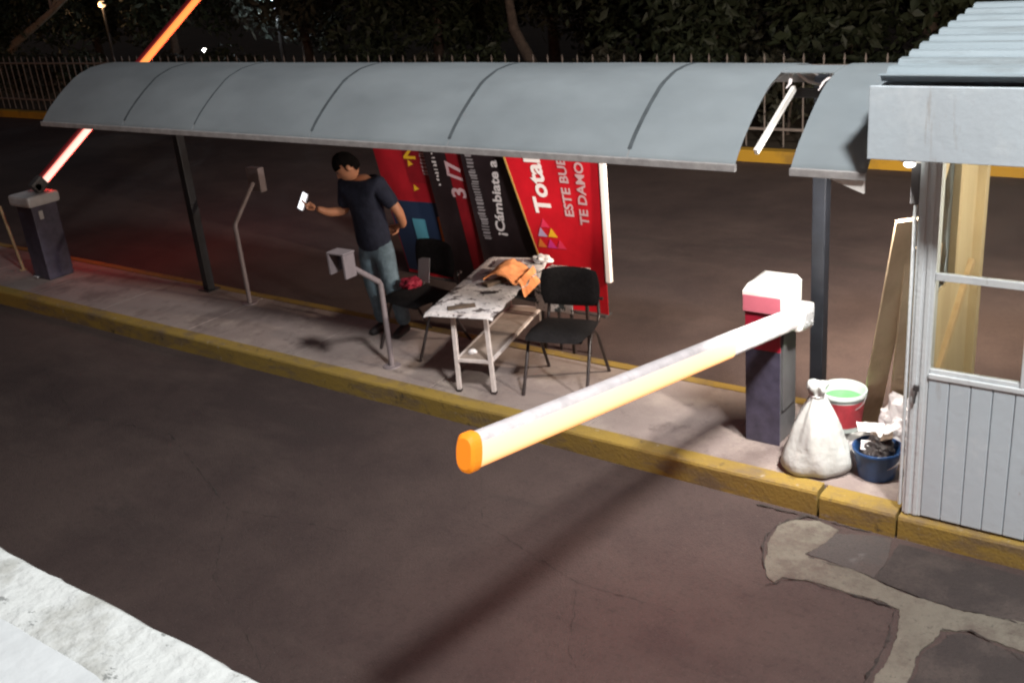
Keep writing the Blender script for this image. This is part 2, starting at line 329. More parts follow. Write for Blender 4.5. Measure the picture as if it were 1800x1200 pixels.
    def build(s, name, mats, parent=None, world=True):
        if not isinstance(mats, (list, tuple)): mats = [mats]
        vs = s.v
        if parent is not None and world:
            inv = ROOT[parent.name].inverted(); vs = [inv @ v for v in vs]
        me = bpy.data.meshes.new(name); me.from_pydata([tuple(v) for v in vs], [], s.f)
        for mm in mats: me.materials.append(mm)
        me.polygons.foreach_set('material_index', s.mi); me.polygons.foreach_set('use_smooth', s.sm)
        me.update()
        if any(s.sm): me.set_sharp_from_angle(angle=R(58))
        o = bpy.data.objects.new(name, me); COL.objects.link(o)
        if parent is not None: o.parent = parent; ROOT[o.name] = ROOT[parent.name]
        else: ROOT[o.name] = Matrix.Identity(4)
        return o
ROOT = {}
def tag(o, label=None, cat=None, group=None, kind=None):
    if label: o['label'] = label
    if cat: o['category'] = cat
    if group: o['group'] = group
    if kind: o['kind'] = kind
    return o
def thing(name, label, cat, loc, rz=0.0, group=None):
    o = bpy.data.objects.new(name, None); COL.objects.link(o); o.empty_display_size = .1
    o.location = loc; o.rotation_euler = (0, 0, rz)
    ROOT[o.name] = Matrix.Translation(loc) @ Matrix.Rotation(rz, 4, 'Z')
    return tag(o, label, cat, group)
def solo(mb, name, mats, label, cat, base, rz=0.0, group=None):
    """a thing that is one mesh, its origin at its base"""
    o = mb.build(name, mats); mt = Matrix.Translation(base) @ Matrix.Rotation(rz, 4, 'Z'); inv = mt.inverted()
    o.data.transform(inv); o.location = base; o.rotation_euler = (0, 0, rz)
    return tag(o, label, cat, group)
def copy_tree(o, parent=None):
    c = o.copy(); COL.objects.link(c)
    if parent: c.parent = parent
    for ch in list(o.children): copy_tree(ch, c)
    return c
def skin(verts, edges, rad, sub=2, root=0):
    me = bpy.data.meshes.new('tmp'); me.from_pydata(verts, edges, []); me.update()
    o = bpy.data.objects.new('tmp', me); COL.objects.link(o)
    md = o.modifiers.new('s', 'SKIN'); md.use_smooth_shade = True
    for i, r in enumerate(rad):
        sv = me.skin_vertices[0].data[i]; sv.radius = r if isinstance(r, tuple) else (r, r); sv.use_root = (i == root)
    sb = o.modifiers.new('u', 'SUBSURF'); sb.levels = sub; sb.render_levels = sub
    dg = bpy.context.evaluated_depsgraph_get(); dg.update()
    ev = o.evaluated_get(dg); out = ev.to_mesh()
    vs = [v.co.copy() for v in out.vertices]; fs = [list(p.vertices) for p in out.polygons]
    ev.to_mesh_clear(); bpy.data.objects.remove(o); bpy.data.meshes.remove(me)
    return vs, fs
def text2d(txt, size, bold=0.0):
    cu = bpy.data.curves.new('t', 'FONT'); cu.body = txt; cu.size = size; cu.offset = bold; cu.resolution_u = 3
    o = bpy.data.objects.new('t', cu); COL.objects.link(o)
    dg = bpy.context.evaluated_depsgraph_get(); dg.update()
    ev = o.evaluated_get(dg); me = ev.to_mesh()
    vs = [(v.co.x, v.co.y) for v in me.vertices]; fs = [list(p.vertices) for p in me.polygons]
    ev.to_mesh_clear(); bpy.data.objects.remove(o); bpy.data.curves.remove(cu)
    return vs, fs

# ================================================================== SETTING
def grid_sheet(x0, x1, y0, y1, z): return MB().add([(x0,y0,z),(x1,y0,z),(x1,y1,z),(x0,y1,z)], [(0,1,2,3)])
tag(grid_sheet(-160, 90, -60, 14.2, 0).build('road', M['asphalt']), kind='structure')
tag(MB().box((-160, 14.32, -0.3), (90, 250, 0.16)).build('ground', M['soil']), kind='structure')
tag(MB().box((-120, 14.12, -0.2), (60, 14.318, 0.17), bev=.015).build('far_kerb', M['yellow_far']), kind='structure')

# island: kerbs and pavement
kb = MB()
def kerb_run(x0, x1, yf, y1, z, step=.35, jit=.006):
    n = max(2, int((x1-x0)/step)); vs = []; fs = []
    for i in range(n+1):
        x = x0+(x1-x0)*i/n; j = (noise.noise(Vector((x*1.7, yf, 0)))*jit*1.6, noise.noise(Vector((x*2.1, 5, z)))*jit)
        for (y, zz) in ((yf+j[0], -.1), (yf+j[0], z-.022+j[1]), (yf+.008+j[0], z-.006+j[1]), (yf+.026+j[0], z+j[1]), (y1, z+j[1]*.3), (y1, -.1)): vs.append((x, y, zz))
    for i in range(n):
        for k in range(5): a = i*6+k; fs.append((a, a+6, a+7, a+1))
    fs.append((0, 1, 2, 3, 4, 5)); fs.append(tuple(n*6+k for k in (5, 4, 3, 2, 1, 0)))
    kb.add(vs, fs)
kerb_run(-45, -2.085, 5.475, 5.60, .168)
kerb_run(-2.06, -1.60, 5.455, 5.60, .160, .1, .004)
kerb_run(-1.585, 3.0, 5.462, 5.56, .150)
def back_run():
    n = 90; vs = []; fs = []
    for i in range(n+1):
        x = -45+48*i/n; j = noise.noise(Vector((x*1.9, 9, 0)))*.008
        for (y, z) in ((6.60, -.1), (6.60, .162+j*.3), (6.69+j, .162+j*.3), (6.715+j, .14), (6.72+j, -.1)): vs.append((x, y, z))
    for i in range(n):
        for k in range(4): a = i*5+k; fs.append((a, a+5, a+6, a+1))
    kb.add(vs, fs)
back_run()
tag(kb.build('kerb', M['yellow']), kind='structure')
pv = MB(); n_ = 0
random.seed(3)
xx = -45.0
while xx < 3.0:                                   # cast slabs with tooled joints
    wdt = random.uniform(1.15, 1.7); x1 = min(3.0, xx+wdt); zz = .158+random.uniform(-.003, .003)
    pv.box((xx+.006, 5.602, -.1), (x1-.006, 6.598, zz), bev=.006); xx = x1
pv.box((-45, 5.601, -.12), (3, 6.599, .140))
tag(pv.build('pavement', M['pave']), kind='structure')

# asphalt repairs in front of the booth
def flat(poly, z0, z1): return MB().prism(poly, z0, z1)
def rough_poly(poly, amp, step=.025):
    out = []
    for i in range(len(poly)):
        a = Vector((*poly[i], 0)); b = Vector((*poly[(i+1) % len(poly)], 0)); k = max(1, int((b-a).length/step))
        for j in range(k):
            p = a.lerp(b, j/k); q = noise.noise_vector(p*6.0)*amp+noise.noise_vector(p*29.0)*amp*.6; out.append((p.x+q.x, p.y+q.y))
    return out
light_poly = [(-2.24, 5.24), (-2.17, 5.36), (-2.05, 5.41), (-1.90, 5.36), (-1.93, 5.19), (-1.985, 5.03), (-1.86, 5.03), (-1.55, 4.98), (-1.30, 4.93), (-1.10, 4.93), (-0.80, 4.98), (-.2, 5.0), (-.2, 4.78), (-0.73, 4.74), (-1.00, 4.78), (-1.13, 4.72), (-1.16, 4.45), (-1.12, 3.9), (-1.30, 3.9), (-1.28, 4.25), (-1.29, 4.55), (-1.35, 4.79), (-1.47, 4.81), (-1.70, 4.80), (-1.88, 4.80), (-2.00, 4.76), (-2.03, 4.69), (-2.10, 4.75), (-2.16, 4.86), (-2.22, 5.06)]
light_poly = light_poly[::-1]
tag(flat(rough_poly(light_poly, .018), -.02, .008).build('concrete_patch', M['patch_light']), kind='structure')
d1 = [(-1.925, 5.32), (-1.70, 5.42), (-1.60, 5.43), (-1.56, 5.20), (-1.56, 4.995), (-1.86, 5.045), (-1.975, 5.045)][::-1]
tag(flat(rough_poly(d1, .012), -.02, .005).build('asphalt_patch', M['patch_dark']), kind='structure')
d2 = [(-1.555, 5.40), (-.3, 5.40), (-.2, 5.02), (-1.10, 4.945), (-1.30, 4.945), (-1.555, 4.995)][::-1]
tag(flat(rough_poly(d2, .012), -.02, .0045).build('asphalt_patch', M['patch_dark2']), kind='structure')
d3 = [(-1.10, 4.70), (-1.0, 4.755), (-.73, 4.715), (-.5, 4.5), (-.6, 3.9), (-1.10, 3.9), (-1.14, 4.45)]
tag(flat(rough_poly(d3, .03), -.02, .0042).build('asphalt_patch', M['patch_dark2']), kind='structure')
def crack(pts, w0, seed):
    random.seed(seed); mb = MB(); out = []
    for i in range(len(pts)-1):
        a = Vector((*pts[i], 0)); b = Vector((*pts[i+1], 0)); k = max(2, int((b-a).length/.03))
        for j in range(k): out.append(a.lerp(b, j/k)+noise.noise_vector(a.lerp(b, j/k)*17)*.014)
    vs = []; fs = []
    for i, p in enumerate(out):
        d = (out[min(i+1, len(out)-1)]-out[max(0, i-1)]).normalized(); nn = Vector((-d.y, d.x, 0)); ww = w0*.8*random.uniform(.2, 1.3)*max(.08, .6+.9*noise.noise(p*5.0+Vector((seed, 0, 0))))
        vs += [p+nn*ww+Vector((0, 0, .0105)), p-nn*ww*random.uniform(.2, 1)+Vector((0, 0, .0105))]
    for i in range(len(out)-1): fs.append((2*i+1, 2*i+3, 2*i+2, 2*i))
    return mb.add(vs, fs)
ck = MB()
for pts, w0 in (([(-2.13, 5.42), (-2.21, 5.33), (-2.26, 5.20), (-2.24, 5.02), (-2.15, 4.83), (-2.10, 4.76)], .020), ([(-2.05, 4.64), (-2.00, 4.73), (-1.90, 4.79), (-1.70, 4.78), (-1.50, 4.79), (-1.37, 4.77), (-1.36, 4.66), (-1.32, 4.45), (-1.32, 4.2), (-1.34, 3.9)], .014),
                ([(-1.95, 5.02), (-1.6, 4.995), (-1.30, 4.94), (-1.1, 4.93), (-.5, 4.99)], .008), ([(-1.12, 4.72), (-1.0, 4.775), (-.8, 4.72), (-.6, 4.60), (-.5, 4.4)], .014),
                ([(-2.45, 5.42), (-2.25, 5.425), (-2.05, 5.43), (-1.7, 5.435)], .022)):
    c_ = crack(pts, w0, 5); ck.add(c_.v, c_.f)
for pts, w0 in (([(-9.5, 4.6), (-8.2, 4.1), (-7.0, 4.25), (-5.6, 3.7), (-4.6, 3.9)], .006), ([(-5.6, 3.7), (-5.0, 3.1), (-4.1, 2.7), (-3.6, 2.1)], .005), ([(-4.3, 4.9), (-3.9, 4.4), (-3.0, 4.15), (-2.35, 4.2)], .005), ([(-3.0, 4.15), (-2.7, 3.6), (-2.2, 3.3)], .004)):
    c_ = crack(pts, w0, 9); ck.add([v-Vector((0, 0, .0075)) for v in c_.v], c_.f)
tag(ck.build('road_crack', M['crack']), kind='structure')
random.seed(21)

# ================================================================== PARAPET (foreground)
def parapet():
    t = thing('parapet_wall', 'rough white plastered parapet wall in the near foreground at bottom left', 'wall', (-2.0, .66, 0))
    mb = MB(); nx = 260; ny = 12; x0, x1 = -6.0, 0.6; y0, y1 = .597, .728
    vs = []; fs = []
    for i in range(nx+1):
        for j in range(ny+1):
            x = x0+(x1-x0)*i/nx; v = j/ny; y = y0+(y1-y0)*v
            h = noise.fractal(Vector((x*9, y*14, 2)), .8, 2.2, 4)*.0035
            e = min(v, 1-v); z = 2.6+h-(.006*(1-min(1, e/.10))**2 if v > .5 else 0)
            if j == ny: y += noise.noise(Vector((x*7, 3, 1)))*.0012+noise.noise(Vector((x*31, 3, 1)))*.0028; z -= .006
            if j == 0: y += noise.noise(Vector((x*6, 8, 1)))*.006; z -= .003
            vs.append((x, y, z))
    for i in range(nx):
        for j in range(ny): a = i*(ny+1)+j; fs.append((a, a+ny+1, a+ny+2, a+1))
    # outer face hangs from the broken edge
    o = len(vs)
    for i in range(nx+1): p = vs[i*(ny+1)+ny]; vs.append((p[0], p[1]+.001, 0))
    for i in range(nx): a = i*(ny+1)+ny; b = a+ny+1; fs.append((a, b, o+i+1, o+i))
    mb.add(vs, fs, 0, True)
    mb.build('rough_coping', M['plaster'], t)
    b = MB(); b.box((-6.0, .20, 2.3), (.6, .6035, 2.5985), bev=.002); b.build('smooth_face', M['white_wall'], t)
parapet()

# ================================================================== CANOPY
PROF = [(5.30, 2.235), (5.345, 2.287), (5.40, 2.340), (5.50, 2.420), (5.60, 2.490), (5.75, 2.582), (5.92, 2.632), (6.08, 2.645), (6.20, 2.640), (6.32, 2.620), (6.44, 2.588), (6.55, 2.545), (6.64, 2.500)]
def prof_at(t):
    k = t*(len(PROF)-1); i = min(int(k), len(PROF)-2); f = k-i
    return PROF[i][0]*(1-f)+PROF[i+1][0]*f, PROF[i][1]*(1-f)+PROF[i+1][1]*f
def arc_sheet(x0, x1, t0, t1, dz=0.0, th=.006, nx=6, nt_=30, sag=.003):
    mb = MB(); vs = []; fs = []
    for side in (0, 1):
        for i in range(nx+1):
            for j in range(nt_+1):
                y, z = prof_at(t0+(t1-t0)*j/nt_); x = x0+(x1-x0)*i/nx
                s_ = sag*math.sin(math.pi*i/nx)*noise.noise(Vector((x*.9, y*2, 4)))*2
                vs.append((x, y, z+dz+s_-(th if side else 0)))
    n1 = (nx+1)*(nt_+1); w_ = nt_+1
    for i in range(nx):
        for j in range(nt_):
            a = i*w_+j; fs.append((a, a+w_, a+w_+1, a+1)); fs.append((n1+a, n1+a+1, n1+a+w_+1, n1+a+w_))
    for i in range(nx):
        a = i*w_; fs.append((a, n1+a, n1+a+w_, a+w_)); a = i*w_+nt_; fs.append((a, a+w_, n1+a+w_, n1+a))
    for j in range(nt_):
        a = j; fs.append((a, a+1, n1+a+1, n1+a)); a = nx*w_+j; fs.append((a, n1+a, n1+a+1, a+1))
    return mb.add(vs, fs, 0, 2*nx*nt_+.5)
def canopy():
    t = thing('canopy', 'long barrel-curved grey canopy over the island, one panel missing near its right end', 'canopy', (-6.0, 6.4, .158))
    xs = [-9.63, -8.34, -7.36, -5.96, -4.62, -3.22, -2.52]
    for a, b in zip(xs[:-1], xs[1:]):
        arc_sheet(a+.004, b-.004, 0, 1).build('roof_panel', M['canopy'], t)
    arc_sheet(-2.20, -1.79, 0, 1).build('roof_panel', M['canopy'], t)
    arc_sheet(-2.518, -2.204, .50, .60).build('ridge_strip', M['canopy'], t)
    for x in xs[1:-1]:
        w_ = .016 if x in (-7.36,) else .028
        arc_sheet(x-w_/2, x+w_/2, .06, .66, .003, .006, 1, 24, 0).build('seam', M['rib'], t)
    for x in xs[:-1]+[-2.56]:
        mb = MB(); pts = [(x, *prof_at(j/20)) for j in range(21)]
        mb.tube([(p[0], p[1], p[2]-.032) for p in pts], .018, 6); mb.build('rib', M['steel'], t)
    mb = MB(); mb.tube([(-2.17, prof_at(j/20)[0], prof_at(j/20)[1]-.03) for j in range(21)], .018, 6); mb.build('rib', M['white_paint'], t)
    # straight arms that carry the edge rails at the gap
    mb = MB(); mb.bar((-2.50, 5.52, 2.25), (-2.47, 5.99, 2.53), .022, .036); mb.build('arm', M['white_paint'], t)
    mb = MB(); mb.bar((-2.30, 6.30, 2.45), (-2.235, 6.60, 2.50), .03, .05); mb.build('arm', M['white_paint'], t)
    mb = MB(); mb.bar((-2.50, 6.05, 2.49), (-2.16, 6.05, 2.49), .05, .05); mb.build('cross_beam', M['dark_steel'], t)
    mb = MB(); mb.tube([(-2.50, 6.10, 2.60), (-2.44, 6.12, 2.545), (-2.36, 6.14, 2.52), (-2.28, 6.16, 2.53)], .009, 6); mb.build('cable', M['print_white'], t)
    for p0, p1, p2 in (((-2.50, 6.02, 2.62), (-2.46, 5.90, 2.57), (-2.44, 5.80, 2.56)), ((-2.22, 5.98, 2.62), (-2.26, 5.90, 2.58), (-2.25, 5.80, 2.55))):
        mb = MB(); mb.tube([p0, p1, p2], [.012, .010, .004], 5, flat=.4); mb.build('torn_strip', M['print_white'], t)
    for a, b in ((-9.63, -2.515), (-2.20, -1.79)):
        mb = MB(); mb.box((a, 5.272, 2.190), (b, 5.300, 2.232), bev=.004); mb.build('front_rail', M['steel'], t)
    mb = MB(); mb.box((-9.63, 6.64, 2.45), (-1.79, 6.67, 2.498)); mb.build('rear_rail', M['steel'], t)
    # bright folded plate under the right end
    mb = MB(); mb.add([(-1.985, 5.29, 2.186), (-1.80, 5.29, 2.186), (-1.80, 5.29, 2.118), (-1.985, 5.31, 2.186), (-1.80, 5.31, 2.186), (-1.80, 5.31, 2.118)], [(0, 2, 1), (3, 4, 5), (0, 1, 4, 3), (1, 2, 5, 4), (2, 0, 3, 5)])
    mb.build('end_plate', M['white_paint'], t)
    for x, y in ((-2.46, 6.43), (-9.36, 6.55)):
        mb = MB(); mb.box((x-.045, y-.045, .158), (x+.045, y+.045, 2.53), bev=.006); p = mb.build('post', M['post'], t)
        mb = MB(); mb.box((x-.09, y-.085, .157), (x+.09, y+.085, .170)); mb.build('base_plate', M['post'], p)
canopy()

# ================================================================== GUARD BOOTH
def booth():
    t = thing('guard_booth', 'pale blue-grey guard booth with corrugated roof, boarded lower wall and glazed upper half', 'booth', (-.5, 6.0, .158))
    X0, X1, Y0, Y1 = -1.58, 0.55, 5.50, 6.56
    mb = MB(); mb.box((X0, Y0, .158), (X0+.105, Y0+.09, 2.30), bev=.006); mb.box((X0+.018, Y0-.010, .16), (X0+.042, Y0+.002, 2.29), bev=.003); mb.box((X0+.062, Y0-.007, .16), (X0+.085, Y0+.002, 2.29), bev=.003)
    mb.build('corner_post', M['booth_dirty'], t)
    mb = MB(); x = X0+.108
    while x < X1-.02:                                  # tongue-and-groove boards
        mb.box((x, Y0-.004, .168), (min(x+.108, X1), Y0+.022, 1.045), bev=.005); x += .112
    mb.box((X0+.105, Y0+.014, .17), (X1, Y0+.045, 1.04)); mb.build('boarded_wall', M['booth'], t)
    mb = MB(); mb.box((X0+.106, Y0-.012, 1.046), (X1, Y0+.05, 1.075), bev=.004); mb.build('window_sill', M['booth_dirty'], t)
    for (xa, xb) in ((X0+.108, -1.012), (-.965, -.50), (-.455, X1)):
        for nm, z0, z1 in (('lower_rail', 1.077, 1.10), ('middle_rail', 1.615, 1.655), ('upper_rail', 2.27, 2.30)):
            fr = MB(); fr.box((xa+.0, Y0+.004, z0), (xb, Y0+.036, z1), bev=.003); fr.build(nm, M['booth_dirty'], t)
        for z0, z1 in ((1.101, 1.614), (1.656, 2.269)):
            mb = MB(); mb.box((xa+.002, Y0+.018, z0), (xb-.002, Y0+.021, z1)); mb.build('window_pane', M['pane'], t)
    for xa in (-1.010, -.498):
        mb = MB(); mb.box((xa, Y0-.004, 1.077), (xa+.043, Y0+.044, 2.30), bev=.004); mb.build('mullion', M['booth_dirty'], t)
    mb = MB(); mb.box((-1.475, Y0-.006, 2.302), (X1, Y0+.05, 2.335)); mb.build('lintel', M['booth'], t)
    # left wall, painted outside and boarded in cream inside
    mb = MB(); mb.box((X0, Y0+.092, .158), (X0+.03, Y1, 1.42)); mb.box((X0, 6.02, 1.422), (X0+.03, Y1, 2.30)); mb.box((X0, Y0+.092, 2.225), (X0+.03, 6.018, 2.30)); mb.build('side_wall', M['booth'], t)
    mb = MB(); mb.box((X0+.032, Y0+.095, .17), (X0+.05, Y1-.08, 1.44)); mb.box((X0+.032, 6.05, 1.442), (X0+.05, Y1-.08, 2.29)); mb.box((X0+.032, 6.02, 1.442), (X0+.075, 6.048, 2.29), bev=.003); mb.box((X0+.051, 6.13, 1.442), (X0+.056, 6.19, 2.29)); mb.build('inner_lining', M['cream'], t)
    mb = MB(); mb.box((X0+.032, Y0+.092, 2.10), (X0+.05, 5.80, 2.29)); mb.add([(X0+.045, 5.80, 2.29), (X0+.045, 6.0, 2.29), (X0+.045, 5.72, 1.98), (X0+.03, 5.80, 2.29), (X0+.03, 6.0, 2.29), (X0+.03, 5.72, 1.98)], [(0, 2, 1), (3, 4, 5), (0, 1, 4, 3), (1, 2, 5, 4), (2, 0, 3, 5)]); mb.build('inner_board', M['cream'], t)
    mb = MB(); vs = []; fs = []
    for i in range(13):
        for j in range(25):
            y = 5.595+(6.018-5.595)*i/12; z = 1.424+(2.222-1.424)*j/24
            vs.append((X0+.018+noise.noise(Vector((y*11, z*9, 0)))*.012, y, z))
    for i in range(12):
        for j in range(24): a = i*25+j; fs.append((a, a+25, a+26, a+1))
    mb.add(vs, fs, 0, True); mb.build('side_window_film', M['glass'], t)
    mb = MB(); mb.box((X0+.031, Y1-.078, .16), (X0+.10, Y1, 2.30), bev=.004); mb.build('rear_post', M['cream'], t)
    mb = MB(); mb.box((X1-.09, Y1-.08, .16), (X1, Y1, 2.30), bev=.004); mb.build('rear_post', M['booth'], t)
    mb = MB(); mb.box((X1-.03, Y0+.05, .16), (X1, Y1-.082, 1.05)); mb.build('side_wall', M['booth'], t)
    mb = MB(); mb.box((X0+.1, Y0+.046, .157), (X1-.04, Y1, .168)); mb.build('floor_board', M['shelf'], t)
    # roof
    mb = MB(); mb.box((-1.765, 5.215, 2.320), (.85, 5.240, 2.682), bev=.004); mb.build('fascia', M['booth'], t)
    mb = MB(); mb.box((-1.765, 5.242, 2.325), (-1.742, 6.98, 2.66)); mb.box((.827, 5.242, 2.325), (.85, 6.98, 2.66)); mb.box((-1.74, 6.955, 2.325), (.825, 6.98, 2.72)); mb.build('side_fascia', M['booth'], t)
    mb = MB(); mb.box((-1.741, 5.241, 2.338), (.826, 6.954, 2.352)); mb.build('soffit', M['booth'], t)
    mb = MB(); vs = []; fs = []; K = 150
    for sd in (0, 1):
        for i in range(2):
            for j in range(K+1):
                y = 5.245+(7.03-5.245)*j/K; ph = (y-5.245)/.172 % 1.0
                c = max(0., min(1., (abs(ph-.5)*4-.6)/.8)); c = c*c*(3-2*c)
                z = 2.690+(y-5.245)*.085+.042*c+.003*noise.noise(Vector((y*3, i*2, 0)))
                vs.append(((-1.735, .86)[i], y, z-(.004 if sd else 0)))
    q = K+1
    for j in range(K):
        fs.append((j, q+j, q+j+1, j+1)); fs.append((2*q+j, 2*q+j+1, 3*q+j+1, 3*q+j)); fs.append((j, j+1, 2*q+j+1, 2*q+j)); fs.append((q+j, 3*q+j, 3*q+j+1, q+j+1))
    fs.append((0, 2*q, 3*q, q)); fs.append((K, q+K, 3*q+K, 2*q+K))
    mb.add(vs, fs, 0, False); mb.build('corrugated_roof', M['roof'], t)
    # latch and little junction box
    mb = MB(); mb.box((-1.548, Y0-.03, .965), (-1.515, Y0-.012, 1.00), bev=.004); mb.bar((-1.53, Y0-.024, .97), (-1.537, Y0-.026, .89), .012, .010); mb.build('latch', M['dark_steel'], t)
    mb = MB(); mb.box((X0-.05, Y0+.01, 2.02), (X0-.003, Y0+.07, 2.24), bev=.006); j = mb.build('junction_box', M['cab_grey'], t)
    mb = MB(); mb.box((X0-.048, Y0+.005, 2.241), (X0+.02, Y0+.065, 2.27), bev=.004); mb.build('box_lid', M['white_paint'], j)
    mb = MB(); mb.tube([(X0-.02, Y0+.02, .2), (X0-.02, Y0+.02, 2.015)], .010, 8); mb.build('conduit', M['booth_dirty'], t)
    # small lamp under the eave at the booth corner
    mb = MB(); mb.box((-1.665, 5.425, 2.262), (-1.585, 5.495, 2.285), bev=.006); fx = mb.build('eave_lamp', M['print_white'], t)
    mb = MB(); mb.sphere((-1.625, 5.460, 2.245), .026, 14, 0, (1.2, 1, .7)); mb.build('lamp_lens', M['lampglow2'], fx)
    lamp('eave_lamp_light', 'SPOT', (-1.70, 5.44, 2.17), 330, (1.0, .94, .86), .05, (-3.7, 6.6, .0), R(122), .8)
    # a second lamp under the rear eave lights the back lane
    mb = MB(); mb.box((-1.72, 6.985, 2.36), (-1.60, 7.045, 2.40), bev=.008); fx = mb.build('eave_lamp', M['print_white'], t)
    mb = MB(); mb.sphere((-1.66, 7.03, 2.345), .03, 14, 0, (1.2, 1, .7)); mb.build('lamp_lens', M['lampglow2'], fx)
    lamp('rear_eave_lamp_light', 'SPOT', (-1.68, 7.07, 2.28), 1500, (1.0, .80, .62), .08, (-5.0, 11.0, 0), R(140), .8)
    # ceiling bulb
    mb = MB(); mb.sphere((-.55, 5.95, 2.19), .045, 14); bl = mb.build('light_bulb', M['bulb'], t)
    mb = MB(); mb.tube([(-.55, 5.95, 2.235), (-.55, 5.95, 2.335)], .02, 10); mb.build('bulb_holder', M['print_white'], bl)
    lamp('booth_bulb_light', 'POINT', (-.55, 5.95, 2.10), 52, (1.0, .87, .68), .06)
booth()
mb = MB(); mb.bar((-1.522, 5.62, .75), (-1.512, 6.42, 1.44), .03, .055); solo(mb, 'wooden_batten', M['wood'], 'pale wooden batten leaning diagonally inside the guard booth against its cream lining', 'batten', (-1.52, 5.62, .168))

# ================================================================== BARRIERS
def boom(t, piv, direction, length, mats, h=.138, wd=.082, t_led=.27, split=None):
    """oval boom: white aluminium back, glowing diffuser on the sides, red strip below, end cap"""
    d = Vector(direction).normalized(); side = Vector((1, 0, 0)); up = side.cross(d).normalized()
    if up.z < 0: up = -up
    def ring(s_, a0, a1, k, r=1.0):
        out = []
        for j in range(k+1):
            a = R(a0+(a1-a0)*j/k); ca, sa = math.cos(a), math.sin(a)
            e = .72
            out.append(Vector(piv)+d*s_+side*(math.copysign(abs(ca)**e, ca)*wd/2*r)+up*(math.copysign(abs(sa)**e, sa)*h/2*r))
        return out
    def strip(name, a0, a1, s0, s1, mm, r=1.0, k=10, parent=None):
        ss = [s0+(s1-s0)*i/8 for i in range(9)]; vs = []; fs = []
        for s_ in ss: vs += ring(s_, a0, a1, k, r)
        q = k+1
        for i in range(8):
            for j in range(k): a = i*q+j; fs.append((a, a+1, a+q+1, a+q))
        o = MB().add(vs, fs, 0, True).build(name, mm, parent)
        at = o.data.attributes.new('led_t', 'FLOAT', 'POINT')
        flip = math.sin(R(a0)) < math.sin(R(a1))
        for i in range(len(vs)): tt = (i % q)/k; at.data[i].value = 1-tt if flip else tt
        return o
    body = strip('boom', 0, 360, 0, length, mats['alu'], .965, 28, t)
    s0 = length*t_led
    segs = [(s0, length-.005, mats['led'])] if not split else [(a, b, m_) for a, b, m_ in split]
    for a, b, m_ in segs:
        strip('led_diffuser', 28, -62, a, b, m_, 1.0, 8, body); strip('led_diffuser', 242, 152, a, b, m_, 1.0, 8, body)
    strip('led_strip', -62, -118, s0, length-.005, mats['red'], 1.0, 6, body)
    mb = MB(); c0 = ring(length-.01, 0, 360, 28, 1.08)[:-1]; c1 = ring(length+.035, 0, 360, 28, 1.08)[:-1]; c2 = ring(length+.05, 0, 360, 28, .85)[:-1]
    k = len(c0); fs = [(j, (j+1) % k, k+(j+1) % k, k+j) for j in range(k)]+[(k+j, k+(j+1) % k, 2*k+(j+1) % k, 2*k+j) for j in range(k)]+[tuple(range(k-1, -1, -1)), tuple(range(2*k, 3*k))]
    mb.add(c0+c1+c2, fs); mb.build('end_cap', mats['cap'], body)
    return body

